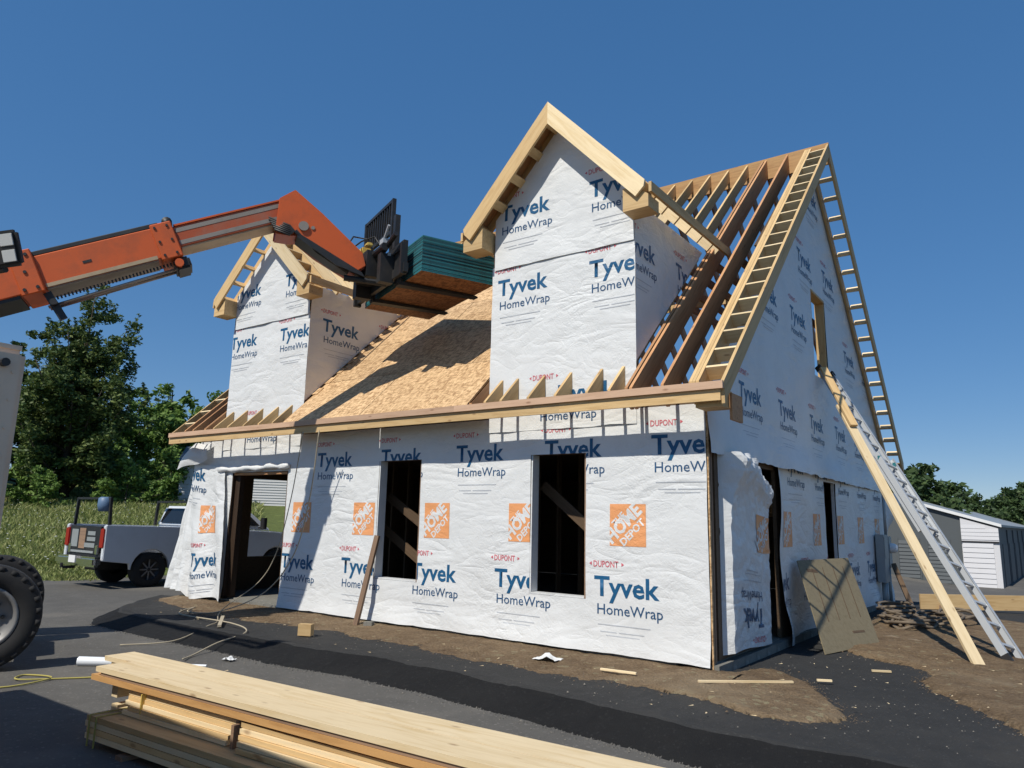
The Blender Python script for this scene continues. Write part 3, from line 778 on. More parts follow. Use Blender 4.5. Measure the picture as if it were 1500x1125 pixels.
for D, xt in ((DORM[0], (-2.93,-2.66,-2.22,-1.80,-1.34,-1.03)), (DORM[1], (-9.38,-8.93,-8.45,-8.0,-7.6))):
    xc = (D['xl']+D['xr'])/2; sl_ = (D['apex']-D['foot'])/D['hw']
    for x in xt: rafter(x, EY, -.03, M_SPRUCE, name='rafter_tail')
    x = D['xl']-.3
    for k in range(9):
        x = D['xl']-.25+.38*k
        if x > D['xr']+.3: break
        if not (D['xl']-.02 < x < D['xr']+.02): continue
        zv = D['apex']-sl_*abs(x-xc); y0 = (zv-3.561)/m_
        rafter(x, y0, RY-.022, M_SPRUCE, tail=False, depth=.185, name='jack_rafter')
board('ridge_beam', (-10.78, RY, RZ-.2), (.40, RY, RZ-.2), .045, .42, M_LVL, H)
for x in (-.36, -.76, -1.17, -1.58, -1.99):
    board('collar_tie', (x-.04, 2.35, 5.62), (x-.04, DEP-2.35, 5.62), .038, .14, M_FIR, H)
board('strongback', (-3.0, 4.9, 5.75), (-.15, 4.9, 5.75), .038, .14, M_SPRUCE, H)
# fascia at the eave: back board and a lower front board
for (x0, x1) in ((XL, -7.0), (-7.0, -3.4), (-3.4, XR)):
    board('sub_fascia', (x0, -OV-.030, 3.098), (x1, -OV-.030, 3.098), .038, .085, M_PINK, H)
    board('fascia_backing', (x0, -OV+.036, 3.05), (x1, -OV+.036, 3.05), .02, .17, M_SPRUCE, H)
for (x0, x1) in ((XL-.02, -5.6), (-5.6, -1.7), (-1.7, XR-.04)):
    board('fascia_board', (x0, -OV+.004, 2.992), (x1, -OV+.004, 2.992), .036, .12, M_SPRUCE, H)
board('sub_fascia', (XL, DEP+OV-.019, 3.055), (XR, DEP+OV-.019, 3.055), .038, .17, M_SPRUCE, H)
# rake ladders of the main gables
def rake(back, x_in, x_out, only_outer=False):
    P = rprof(-OV, RY, .215 if back else .19, False)
    o = (x_out, DEP+OV if back else -OV, ztop(-OV)); ax = (0,-CT,ST) if back else (0,CT,ST); ay = (0,ST,CT) if back else (0,-ST,CT)
    rk = prism_board('rake_board', P, o, ax, ay, .038, M_SPRUCE, H)
    L = (RY+OV)/CT; n = 19
    ax, ay, o = Vector(ax), Vector(ay), Vector(o)
    for k in range(n):
        c = o+ax*(.35+k*(L-.6)/(n-1)+random.uniform(-.02, .02))+ay*(-.05)
        a = Vector((x_in+.02, c.y, c.z)); e = Vector((x_out-.02, c.y, c.z))
        if x_in > x_out: a, e = Vector((x_out+.02, c.y, c.z)), Vector((x_in-.02, c.y, c.z))
        board('lookout', a-ay*(0 if back else .045), e-ay*(0 if back else .045), .06 if back else .038, .095 if back else .175, M_PALE, rk, upv=ay)
    return rk
rake(False, .06, XR-.02); rake(True, .085, XR-.02)
prism_board('rake_rail', rprof(EY, RY-.022, .215, True), (.065, DEP-EY, ztop(EY)), (0,-CT,ST), (0,ST,CT), .038, M_SPRUCE, H); rake(False, -10.36, XL+.02); rake(True, -10.36, XL+.02)
prism_board('rake_board', rprof(EY, RY-.022, .235, True), (.082, EY, ztop(EY)), (0,CT,ST), (0,-ST,CT), .038, M_SPRUCE, H)
board('eave_block', (XR-.36, -.22, 2.98), (XR-.05, -.22, 2.98), .3, .2, M_SPRUCE, H)
MB().box((XR-.025, -.02, 2.90), (.03, .34, .30)).out('eave_return', M_FIR, H)
# sheathing on the slope between the dormers
rows = 4; y0s = -.47; run = 1.219
for r in range(rows):
    cuts_ = [-7.235, -5.35, -3.2] if r % 2 == 0 else [-7.235, -6.2, -3.85, -3.2]
    a0 = r*(run+.004)
    for (x0, x1) in zip(cuts_, cuts_[1:]):
        q = MB().box((0,0,0), (x1-x0-.012, run-.006, .012)); me = mesh('roof_panel', q.v, q.f, M_OSB)
        M = Matrix(((1,0,0), (0,CT,ST), (0,-ST,CT))).transposed().to_4x4()
        M.translation = Vector(((x0+x1)/2, y0s, ztop(y0s)))+Vector((0,CT,ST))*(a0+run/2)+Vector((0,-ST,CT))*.009
        new_obj('roof_panel', me, H, M)
for k in range(9):   # ragged panel edge against the left dormer
    a = .9+k*.34
    board('panel_offcut', (-7.30, -.45+a*CT, ztop(-.45+a*CT)+.03), (-7.30+.16, -.45+a*CT, ztop(-.45+a*CT)+.03), .20, .014, M_OSB, H, upv=(0,-ST,CT))

# --- dormers
def dormer(D, idx):
    xl, xr, apex, foot, hw = D['xl'], D['xr'], D['apex'], D['foot'], D['hw']
    xc = (xl+xr)/2; s = (apex-foot)/hw; th = math.atan(s); ct, st = cos(th), sin(th); y_f = -.35
    d0 = MB()
    for (x0, x1) in ((xl+.01, xr-.01),):
        d0.prism([(x0, 3.5), (x1, 3.5), (x1, 5.75), (xc, apex-.28), (x0, 5.75)], (0,.06,0), (1,0,0), (0,0,1), .1)
    for x in (xl+.06, xr-.06): d0.prism([(.12, 3.62), (.12, 5.6), (2.2, 5.6)], (x,0,0), (0,1,0), (0,0,1), .09)
    dm = d0.out('dormer', M_OSB, H, label='gable dormer beside the loaded forks' if idx else 'taller looking gable dormer nearer the open rafters')
    ztopw = apex-.22
    cut = ((s, 1, ztopw+s*xc), (-s, 1, ztopw-s*xc))
    o = .0
    if idx == 0:
        mk1 = [('full', -3.05, 4.78), ('full', -1.53, 4.78), ('maker', -2.40, 3.14), ('name', -2.0, 3.15)]
        mk2 = [('full', -3.02, 5.90), ('full', -1.52, 5.90)]
        mk0 = [('sub', -2.32, 3.13)]
    else:
        mk1 = [('full', -9.68, 4.79), ('full', -8.12, 4.77), ('maker', -8.95, 3.10)]
        mk2 = [('namesub', -9.66, 5.78), ('namesub', -8.06, 5.80)]
        mk0 = [('sub', -8.9, 3.13)]
    sheet('dormer_wrap', FRONT, (xl-.02, xr+.02), (2.80, 5.22), (), 51+idx, .02, .026, (), dm, .03, mk1+mk0)
    sheet('dormer_wrap', FRONT, (xl+.03, xr+.015), (5.17, apex), (), 61+idx, .018, .045, cut, dm, .02, mk2)
    zs = 5.72
    mks = [('full', .27, 4.93), ('full', 1.7, 4.95)] if idx else [('full', -.30, 5.0), ('full', 1.25, 5.03)]
    sheet('dormer_side_wrap', ((xr,0,0), (0,1,0), (0,0,1), (1,0,0)), (-.02, 2.35), (3.3, zs), (), 71+idx, .02, .016, ((m_, -1, -3.60),), dm, 0, mks)
    sheet('dormer_side_wrap', ((xl,0,0), (0,-1,0), (0,0,1), (-1,0,0)), (-2.35, .02), (3.3, zs), (), 81+idx, .02, .016, ((-m_, -1, -3.60),), dm, 0, ())
    # rake boards, inner rails and lookout blocks on both slopes
    for sg in (-1, 1):
        dx = Vector((sg*ct, 0, -st)); up_ = Vector((sg*st, 0, ct)); L = hw/ct
        dpt = .225
        # front board with plumb cut at the peak and square foot
        pk = st*dpt/ct
        P = [(0, 0), (L, 0), (L, -dpt), (pk, -dpt)] if True else None
        P = [(0, 0), (L-.05, 0), (L, -.07), (L, -dpt), (pk, -dpt)]
        ay = up_; ax = dx
        fb = prism_board('rake_board', P, (xc, y_f-.019*0, apex), ax, ay, .038, M_PALE if sg > 0 else M_SPRUCE, dm)
        prism_board('rake_rail', [(.0, -.0), (L-.02, 0), (L-.02, -.14), (st*.14/ct, -.14)], (xc, .022, apex), ax, ay, .038, M_SPRUCE, dm)
        n = 5
        for k in range(n):
            a = .22+k*(L-.40)/(n-1); c = Vector((xc, 0, apex))+dx*a-up_*(.08 if idx else .10)
            board('lookout', (c.x, y_f+.02, c.z), (c.x, .002, c.z), .13 if (sg < 0 and not idx) else .038, .17 if not idx else .13, M_SPRUCE, dm, upv=up_)
        if sg < 0 and not idx: prism_board('soffit_strip', [(.05,-.012), (L-.1,-.012), (L-.1,-.03), (.05,-.03)], (xc, -.165, apex), ax, ay, .33, M_FIR, dm)
        # rafters behind
        y = .42
        while y < (apex-3.561)/m_-.15:
            reach = min(hw-.03, (apex-(3.561+m_*y))/s)
            l = reach/ct
            prism_board('dormer_rafter', [(.03, 0), (l, 0), (l, -.20), (.20, -.20)], (xc, y, apex), ax, ay, .038, M_PALE, dm)
            y += .40
        # eave board running back to the main roof and boxed return at the foot
        xe = xc+sg*(hw+.02); ye = (foot-3.561)/m_+.05
        board('eave_board', (xe, y_f+.02, foot-.055), (xe, ye, foot-.055), .038, .13, M_SPRUCE, dm)
        xi = xc+sg*(hw-.36)
        MB().prism([(sg*0, 0), (sg*.35, 0), (sg*.35, .16), (sg*.17, .31), (0, .31)] if sg > 0 else [(0, 0), (0, .31), (sg*.17, .31), (sg*.35, .16), (sg*.35, 0)], (xi, -.17, foot-.30), (1,0,0), (0,0,1), .30).out('eave_return', M_SPRUCE, dm)
    board('ridge_board', (xc, y_f+.04, apex-.13), (xc, (apex-3.561)/m_, apex-.13), .03, .18, M_SPRUCE, dm)
    return dm
dormer(DORM[0], 0); dormer(DORM[1], 1)

# ------------------------------------------------------------------ telehandler
Bv = Vector((.51963, .85439, 0)); Nv = Vector((.85439, -.51963, 0)); TO = Vector((-5.2, -.14, 0)); Zv = Vector((0,0,1))
def tp(s, l, z): return TO+Bv*s+Nv*l+Zv*z
TL = thing('telehandler', 'orange telescopic forklift reaching its extended boom up to the roof from the left', 'telehandler', tp(-8, 0, ROAD))
bd = (Bv+Zv*.47).normalized(); bu = Nv.cross(bd); bu = bu if bu.z > 0 else -bu
LC = .03
def bpt(s, dz=0, l=0): return tp(s, LC+l, 5.37+.47*(s+3.11))+bu*dz
def bsec(name, s0, s1, w_, h_, mt, dz=0, l=0, parent=None, bevel=.012):
    a, c = bpt(s0, dz, l), bpt(s1, dz, l); b = MB(); L = (c-a).length
    me_ = MB().box((0,0,0), (L, w_, h_)); me = mesh(name, me_.v, me_.f, mt)
    if bevel:
        q = bmesh.new(); q.from_mesh(me); bmesh.ops.bevel(q, geom=q.edges[:], offset=bevel, segments=1, affect='EDGES'); q.to_mesh(me); q.free()
    y = bu.cross(bd); M = Matrix((bd, y, bu)).transposed().to_4x4(); M.translation = (a+c)/2
    return new_obj(name, me, parent or TL, M)
s1 = bsec('boom_section', -12.5, -4.72, .60, .54, M_ORG, .10); s2 = bsec('boom_section', -5.2, -3.2, .50, .45, M_ORG, .085); s3 = bsec('boom_section', -3.6, -1.6, .40, .31, M_ORGD, .125)
bsec('collar', -4.95, -4.70, .66, .60, M_ORG, .10, 0, s1); bsec('collar', -3.36, -3.10, .56, .53, M_ORG, .085, 0, s2)
bsec('belly_plate', -12, -4.97, .56, .05, M_BLACK, -.19, 0, s1, 0)
for l in (.17, .0): bsec('hose_track', -4.9, -3.25, .14, .07, M_BLACK, .345, l, s2)
bsec('wear_bounce_strip', -4.68, -3.4, .506, .05, M_TAN, -.115, 0, s2, 0); bsec('wear_bounce_strip', -4.68, -3.4, .44, .02, M_WORN, -.15, 0, s2, 0)  # tan strip paints the ground reflection, scuffed strip is wear
bsec('wear_bounce_strip', -3.08, -1.62, .408, .06, M_WORN, .215, 0, s3, 0); bsec('wear_bounce_strip', -3.08, -1.62, .408, .06, M_WORN, .03, 0, s3, 0); bsec('wear_bounce_strip', -3.08, -1.62, .36, .02, M_TAN, -.04, 0, s3, 0)
bsec('top_cap', -3.08, -1.62, .43, .025, M_ORG, .292, 0, s3, 0)
bsec('marker_plate', -4.22, -4.12, .51, .035, M_BLACK, .07, 0, s2, 0)
b = MB()
for s_, d_ in ((-4.9, .33), (-4.9, -.13), (-4.76, .33), (-4.76, -.13), (-4.83, .1)): b.tube([bpt(s_, d_, .325), bpt(s_, d_, .345)], .022, 8)
for s_, d_ in ((-3.31, .29), (-3.31, -.12), (-3.16, .29), (-3.16, -.12), (-3.31, .08), (-3.16, .08)): b.tube([bpt(s_, d_, .275), bpt(s_, d_, .295)], .018, 8)
b.out('bolt_heads', M_BLACK, TL)
b = MB().tube([bpt(-4.75, -.36, .1), bpt(-3.2, -.30, .1)], .022, 8).tube([bpt(-4.75, -.33, -.1), bpt(-3.2, -.28, -.1)], .025, 8); b.out('extension_cylinder', M_WORN, TL, True)
b = MB()
for k in range(34):
    a = bpt(-4.62+k*.042, -.27+.0015*k, .12); b.box(a, (.022, .03, .045), 0, Matrix((bd, bu.cross(bd), bu)).transposed())
b.out('chain', M_BLACK, TL)
b = MB().beam(bpt(-4.70, -.20, .2), bpt(-4.64, -.60, .2), .05, .10, Bv).tube([bpt(-4.67, -.36, -.1), bpt(-4.67, -.36, .3)], .045, 8); b.out('cylinder_bracket', M_BLACK, TL)
b = MB().box(bpt(-3.14, -.265), (.22, .46, .17), 0, Matrix((bd, bu.cross(bd), bu)).transposed()); b.out('roller_bracket', M_BLACK, s2, bevel=.03)
b = MB().tube([bpt(-3.18, -.265, -.26), bpt(-3.18, -.265, .27)], .06, 12); b.out('roller', M_ORG, s2)
b = MB().tube([bpt(-3.14, .36, -.2), bpt(-3.14, .36, .24)], .07, 10); b.out('hose_roller', M_BLACK, s2, True)
# head: two cheek plates around the tilt gear
HP = [(-1.80,6.32), (-1.58,6.50), (-1.16,6.20), (-.50,5.66), (-.44,5.46), (-.60,5.33), (-1.2,5.62), (-1.50,5.82), (-1.62,5.80), (-1.82,5.80)]
for l in (-.22, .26): MB().prism(HP, tp(0, LC+l, 0), Bv, Zv, .035).out('boom_head', M_ORG, TL, bevel=.008)
MB().prism([(p[0]*.98-.02, p[1]-.03) for p in HP], tp(0, LC+.02, 0), Bv, Zv, .40).out('head_core', M_ORGD, TL)
b = MB().tube([tp(-1.42, -.26, 5.93), tp(-1.42, .34, 5.93)], .075, 14).tube([tp(-1.28, .28, 5.93), tp(-1.28, .32, 5.93)], .03, 8); b.out('head_pin', M_WORN, TL)
b = MB()
for q in range(6):
    l = -.1+.06*q; b.tube([bpt(-1.9, .1-.05*q, l*.4+.22), tp(-1.62, .33, 5.9-.03*q), tp(-1.52, .31, 5.80+.01*q), tp(-1.2, .28, 5.62-.01*q), tp(-.7, .26, 5.36-.01*q)], .017, 6)
b.out('hydraulic_hose', M_BLACK, TL, True)
MB().prism([(-1.5,5.82), (-.5,5.34), (-.45,5.27), (-.9,5.40), (-1.5,5.74)], tp(0, LC+.12, 0), Bv, Zv, .34).out('head_belly', M_BLACK, TL)
# fork carriage, in its own frame (swung a little against the boom)
ca = (Bv*.147+Nv*.989).normalized(); cf = (Bv*.989-Nv*.147).normalized(); CO = tp(-.03, .07, 5.17)
def cp(a, f, z): return CO+ca*a+cf*f+Zv*z
Mc = Matrix((ca, -cf, Zv)).transposed()
def cbox(b, a, f, z, d): return b.box(cp(a, f, z), d, 0, Mc)
b = MB(); cbox(b, -.06, -.1, .10, (2.1, .07, .14)); cbox(b, -.06, -.1, .48, (2.0, .07, .12)); cbox(b, .92, -.12, .25, (.06, .10, .48)); cbox(b, -1.1, -.12, .30, (.07, .12, .62)); cbox(b, .68, -.09, .24, (.40, .04, .36))
b.out('fork_carriage', M_BLACK, TL)
b = MB()
for k in range(12): cbox(b, -.86+k*.105, -.10, 1.14, (.028, .03, .50))
cbox(b, -.28, -.10, 1.40, (1.24, .05, .05)); cbox(b, -.28, -.10, .88, (1.24, .05, .06)); cbox(b, .34, -.10, .95, (.06, .06, .95)); cbox(b, -.90, -.10, .95, (.06, .06, .95)); cbox(b, .52, -.10, .80, (.09, .08, .56))
cbox(b, -.28, -.07, 1.14, (1.2, .008, .5))
b.out('load_backrest', M_BLACK, TL)
for a in (-.55, .55):
    b = MB(); cbox(b, a, -.05, .27, (.15, .05, .62)); b.prism([(-.06,-.005), (1.28,-.005), (1.32,-.03), (-.06,-.065)], cp(a, 0, 0), cf, Zv, .15); b.out('fork_tine', M_BLACK, TL)
b = MB(); cbox(b, -.1, -.28, .35, (.55, .30, .42)); b.tube([tp(-.5, -.2, 5.45), tp(-.1, -.2, 5.5)], .09, 10).tube([tp(-.75, .2, 5.25), cp(.2, -.1, .05)], .05, 8).tube([cp(-.6, -.3, .5), cp(.6, -.3, .5)], .06, 10).tube([cp(-.75, -.25, .2), cp(.9, -.25, .62)], .04, 8)
cbox(b, -.5, -.25, .2, (.16, .26, .5)); cbox(b, .45, -.22, .2, (.14, .22, .46)); b.out('tilt_mechanism', M_BLACK, TL)
b = MB(); cbox(b, -.32, -.33, .66, (.30, .16, .13)); cbox(b, -.05, -.34, .72, (.14, .1, .06)); b.out('rotator_motor', M_YEL, TL, bevel=.015)
b = MB(); cbox(b, .28, -.2, .70, (.16, .1, .08)); cbox(b, .42, -.2, .42, (.22, .05, .05)); b.tube([cp(.2, -.22, .6), cp(.5, -.22, .9)], .022, 8); b.out('valve_fittings', M_ALU, TL)
b = MB(); b.tube([tp(-.75, .1, 5.75), tp(-.62, .05, 6.0), cp(-.5, -.2, 1.0), cp(-.3, -.2, .75)], .013, 6).tube([tp(-.7, .2, 5.7), tp(-.5, .1, 5.92), cp(-.2, -.2, .95), cp(.1, -.2, .7)], .013, 6); b.out('hose_loop', M_BLACK, TL, True)
# chassis, cab and wheels (mostly left of the view)
axd = Vector((-.927, .375, 0)).normalized()
def wheel(c, ax, R, W, parent, rim=M_RIM):
    h = W/2; b = MB().lathe(c, ax, [(-h*.75,R*.60), (-h,R*.70), (-h*1.02,R*.84), (-h*.9,R*.95), (-h*.72,R), (h*.72,R), (h*.9,R*.95), (h*1.02,R*.84), (h,R*.70), (h*.75,R*.60)], 40)
    a = Vector((0,0,1)); bb = Vector(ax).cross(a)
    for k in range(26):
        for sg in (-1, 1):
            t = 2*pi*(k+(.5 if sg > 0 else 0))/26; rd = a*cos(t)+bb*sin(t); tg = -a*sin(t)+bb*cos(t)
            b.box(Vector(c)+rd*(R-.035)+Vector(ax)*sg*h*.46, (W*.5, R*.11, .05), 0, Matrix((Vector(ax), tg, rd)).transposed())
    ty = b.out('wheel', M_RUB, parent, True)
    MB().lathe(c, ax, [(-h*.72,R*.62), (-h*.85,R*.60), (-h*.80,R*.54), (-h*.35,R*.50), (-h*.2,R*.2), (-h*.45,R*.18), (-h*.45,.001)], 32).lathe(c, ax, [(h*.72,R*.62), (h*.85,R*.60), (h*.80,R*.54), (h*.35,R*.50), (h*.2,R*.2), (h*.45,R*.18), (h*.45,.001)], 32).out('rim', rim, ty, True)
    nb = MB()
    for k in range(8):
        t = 2*pi*k/8; rd = a*cos(t)+bb*sin(t); nb.tube([Vector(c)+rd*R*.34-Vector(ax)*h*.42, Vector(c)+rd*R*.34-Vector(ax)*h*.24], .022, 6)
    nb.out('wheel_nuts', M_BLACK, ty)
    return ty
RW = .56; wc = Vector((-6.36, -4.76, ROAD+RW))
wheel(wc, axd, RW, .36, TL); wheel(wc+axd*1.95, axd, RW, .36, TL)
rear = wc-Vector((.375,.927,0)).normalized()*3.4
wheel(rear, Vector((-.855,.52,0)), RW, .36, TL); wheel(rear+Vector((-.855,.52,0))*2.0, Vector((-.855,.52,0)), RW, .36, TL)
hd = Vector((.375,.927,0)).normalized(); hn = Vector((.927,-.375,0)).normalized(); Mh = Matrix((hd, -hn, Zv)).transposed()
cc = (wc+rear)/2+axd*1.0
MB().box(cc-hd*.5+Zv*.25, (4.2, 1.1, .55), 0, Mh).out('chassis', M_ORG, TL, bevel=.03)
MB().box(cc-hd*.7+hn*.75+Zv*.55, (1.9, .55, .8), 0, Mh).out('engine_cover', M_ORG, TL, bevel=.05)
MB().box(cc-hd*.7-hn*.75+Zv*1.15, (1.6, .75, 1.9), 0, Mh).out('cab', M_BLACK, TL, bevel=.05)
MB().tube([wc, wc+axd*1.95], .09, 10).tube([rear, rear+axd*1.95], .09, 10).out('axle', M_BLACK, TL)
MB().prism([(-5.2,0), (-3.4,0), (-4.6,1.9), (-5.2,2.0)], tp(-6.0, LC, .55), Bv, Zv, .5).out('boom_tower', M_ORG, TL)
# work light on the boom
b = MB(); lo = Vector((-5.11, -5.50, 4.15)); lx = Vector((.70,.62,.2)).normalized()
fwv = Vector((.75,-.63,-.2)); fwv = (fwv-lx*fwv.dot(lx)).normalized(); lu = lx.cross(fwv)*-1
if lu.z < 0: lu = -lu
Ml = Matrix((lx, -fwv, lu)).transposed()
b.box(lo, (.36, .10, .36), 0, Ml)
wl = b.out('work_light', M_BLACK, TL, bevel=.03)
b = MB()
for dx_ in (-.085, .085):
    for dz_ in (-.08, .08): b.box(lo+lx*dx_+lu*dz_+fwv*.052, (.125, .012, .12), 0, Ml)
b.out('lens', M_LAMP, wl, bevel=.004)
MB().tube([lo-lu*.2, bpt(-6.2, .37, .1)], .03, 8).tube([lo-lu*.1-lx*.2, bpt(-6.2, .37, .1)], .03, 8).out('light_bracket', M_BLACK, wl)
# ------------------------------------------------------------------ sheathing stack on the forks
nP = 24; tP = .023
for k in range(nP):
    ja, jf = random.uniform(-.005, .005), random.uniform(-.005, .005)
    q = MB().box((0,0,0), (2.40, 1.22, tP-.002)); fm = [0]*6
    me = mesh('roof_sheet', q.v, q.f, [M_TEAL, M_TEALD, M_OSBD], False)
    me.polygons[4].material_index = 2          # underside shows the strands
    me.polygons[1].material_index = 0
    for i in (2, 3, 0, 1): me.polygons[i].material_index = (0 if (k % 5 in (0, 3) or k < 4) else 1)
    M = Matrix((ca, cf, Zv)).transposed().to_4x4(); M.translation = cp(.02+ja, .66+jf, .008+tP*(k+.5))
    lb = 'teal edged sheathing sheet within the stack carried on the forks, neither top nor bottom'
    if k == 0: lb = 'bottom sheathing sheet of the teal edged stack, its brown strand underside resting on the forks'
    if k == nP-1: lb = 'topmost teal sheathing sheet of the stack raised on the forks'
    new_obj('roof_sheet', me, None, M, lb, 'sheathing sheet', 'teal edged sheathing sheets stacked on the forks')

# ------------------------------------------------------------------ cream box trailer at the left edge of the view
T = thing('box_trailer', 'tall cream box trailer cut off by the left edge of the picture, riveted end panel', 'trailer', (-2.8, -7.85, ROAD))
TX, TY, TZ = -.405, -6.79, 2.285
MB().box((TX-2.4, TY-1.0, (TZ+.5)/2), (4.8, 2.0, TZ-.5)).out('body', M_CREAM, T, bevel=.025)
MB().box((TX+.004, TY-1.0, TZ/2+.18), (.02, 1.80, TZ-.66)).out('end_door', M_CREAM, T, bevel=.006)
MB().box((TX-2.4, TY-1.0, TZ+.008), (4.76, 1.96, .02)).out('roof_trim', M_CREAM, T)
b = MB()
for k in range(14): b.tube([(TX-.006, TY-.05, .62+k*.12), (TX+.004, TY-.05, .62+k*.12)], .007, 6)
b.out('rivets', M_CREAM, T)
MB().tube([(TX, TY-.09, TZ-.07), (TX+.03, TY-.09, TZ-.07)], .018, 10).out('marker_lamp', M_BLACK, T)
MB().box((TX-2.4, TY-1.0, .44), (4.7, 1.5, .12)).out('frame', M_BLACK, T)
for x in (TX-2.9, TX-2.1):
    for y in (TY-1.85, TY-.15): wheel(Vector((x, y, ROAD+.33)), Vector((0, 1 if y < -7.5 else -1, 0)), .33, .2, T)

# ------------------------------------------------------------------ pickup truck
def truck():
    P = thing('pickup_truck', 'silver pickup truck with black ladder rack parked beyond the left end of the house', 'truck', (-15.1, .1, ROAD), None, radians(90))
    M0 = wmat(P)
    def W(p): return M0 @ Vector(p)
    X, Y, Z = M0.to_3x3().col[0].copy(), M0.to_3x3().col[1].copy(), Vector((0,0,1))
    hwid = .98
    def arch(x0, x1, y0=.42, R=.47, cz=.40, c=None):
        c = (x0+x1)/2 if c is None else c
        return [(c+R*cos(pi-pi*i/10), cz+R*sin(pi-pi*i/10)) for i in range(11)]
    bed = [(0.0,.62), (.62,.55)]+arch(0,0,c=1.12)+[(1.62,.50), (2.15,.50), (2.15,1.38), (.02,1.42), (0,1.40)]
    for sg in (-1, 1): MB().prism(bed, W((0, sg*(hwid-.06), 0)), X, Z, .12).out('bed_side', M_SILV, P, bevel=.035)
    b = MB(); b.prism([(.02,.7), (2.15,.7), (2.15,.78), (.02,.78)], W((0,0,0)), X, Z, 1.72); b.out('bed_floor', M_BLACK, P)
    cabp = [(2.17,.50), (3.05,.48), (3.95,.50)]+arch(0,0,c=4.6)+[(5.12,.5), (5.72,.55), (5.80,.75), (5.78,1.12), (5.55,1.20), (4.35,1.30), (2.17,1.38)]
    MB().prism(cabp, W((0,0,0)), X, Z, hwid*2).out('body', M_SILV, P, bevel=.06)
    gv, gf = [], []
    prof = [(2.17,1.37,.93), (2.30,1.90,.76), (3.65,1.93,.76), (4.45,1.31,.90)]
    for x, z, hy in prof:
        for sg in (-1, 1): gv.append(W((x, sg*hy, z)))
    MB().add(gv, [(0,1,3,2), (2,3,5,4), (4,5,7,6), (0,2,4,6), (1,7,5,3), (0,6,7,1)]).out('cab_roof', M_SILV, P, bevel=.05)
    b = MB()
    def gl(pts): b.add([W(p) for p in pts], [tuple(range(len(pts)))])
    for sg in (-1, 1):
        o = .012*sg
        def sp(x, z):
            hy = .92+( .77-.92)*(z-1.37)/(.53); return (x, sg*hy+o, z)
        gl([sp(2.42,1.45), sp(3.0,1.45), sp(3.0,1.82), sp(2.50,1.82)]); gl([sp(3.1,1.45), sp(4.05,1.43), sp(3.62,1.82), sp(3.1,1.82)])
    gl([(2.155,-.72,1.48), (2.155,.72,1.48), (2.265,.62,1.84), (2.265,-.62,1.84)]); gl([(4.40,-.78,1.37), (4.40,.78,1.37), (3.76,.66,1.88), (3.76,-.66,1.88)])
    b.out('window', M_GLASS, P)
    tg = MB().box(W((.03,0,1.07)), (.06, 1.52, .62), 0, M0.to_3x3()); tgo = tg.out('tailgate', M_BLACK, P, bevel=.01)
    b = MB(); R3 = M0.to_3x3()
    for (y, z, w_, h_, mi) in ((.48,1.10,.32,.40,0), (.10,1.10,.30,.46,1), (-.34,1.22,.36,.09,0), (-.34,1.09,.40,.09,0), (-.28,.95,.5,.10,0), (.1,.80,1.2,.05,0)):
        b.box(W((-.004, y, z)), (.012, w_, h_), mi, R3)
    b.out('tailgate_decal', [M_GSTEEL, M_OLD], tgo)
    for sg in (-1, 1):
        MB().box(W((.03, sg*.86, 1.12)), (.10, .20, .44), 0, R3).out('tail_light', M_LENS, P, bevel=.02)
        MB().box(W((.0, sg*.66, .86)), (.05, .12, .2), 0, R3).out('handle_cap', M_CHR, P, bevel=.01)
    bp = MB().box(W((-.10, 0, .60)), (.18, 1.94, .22), 0, R3).out('rear_bumper', M_CHR, P, bevel=.05)
    MB().box(W((-.20, .05, .64)), (.012, .32, .16), 0, R3).out('number_plate', M_WHITE, bp)
    MB().box(W((-.14, .30, .44)), (.25, .06, .06), 0, R3).tube([W((-.3,.3,.44)), W((-.3,.3,.54))], .03, 8).out('tow_hitch', M_BLACK, P)
    MB().box(W((5.82, 0, .62)), (.14, 1.9, .24), 0, R3).out('front_bumper', M_CHR, P, bevel=.04)
    for x in (1.12, 4.6):
        for sg in (-1, 1):
            c = W((x, sg*.82, .40)); ax = Y*(-sg)
            wl_ = MB().lathe(c, ax, [(-.13,.24), (-.14,.36), (-.11,.40), (.11,.40), (.13,.36), (.13,.2)], 32).out('wheel', M_RUB, P, True)
            b = MB().lathe(c, ax, [(-.13,.25), (-.06,.235), (-.05,.05), (-.09,.04), (-.09,.001)], 24)
            b.out('rim', M_BLACK, wl_, True)
            b = MB()
            for k in range(8):
                t = 2*pi*k/8; rd = Zv*cos(t)+X*sin(t); b.beam(c-ax*.085+rd*.04, c-ax*.075+rd*.235, .03, .02, ax)
            b.out('spokes', M_RIM, wl_)
    rk = MB()
    for (x, z) in ((.12, 2.02), (2.1, 2.0)):
        for sg in (-1, 1): rk.beam(W((x, sg*.86, 1.40)), W((x, sg*.80, z)), .06, .06, X)
        rk.beam(W((x, -.84, z)), W((x, .84, z)), .05, .05)
    rk.out('ladder_rack', M_BLACK, P)
    MB().tube([W((3.95,-.98,1.38)), W((4.0,-1.12,1.40))], .03, 6).box(W((3.98,-1.17,1.50)), (.10,.18,.30), 0, R3).box(W((3.98,1.17,1.50)), (.10,.18,.30), 0, R3).out('side_mirror', M_BLACK, P, bevel=.02)
    MB().box(W((1.15,0,.48)), (1.9,.5,.2), 0, R3).tube([W((1.12,-.8,.4)), W((1.12,.8,.4))], .07, 8).out('underbody', M_BLACK, P)
    return W
W_ = truck()
MB().lathe(W_((.1,-.58,1.72)), (0,0,1), [(-.0,.001), (0,.13), (.14,.16), (.30,.15), (.33,.1), (.33,.001)], 16).out('bucket', M_LBLUE, None, True, 'faded blue bucket hung on the rear bar of the truck rack', 'bucket', origin=W_((.1,-.58,1.72)))

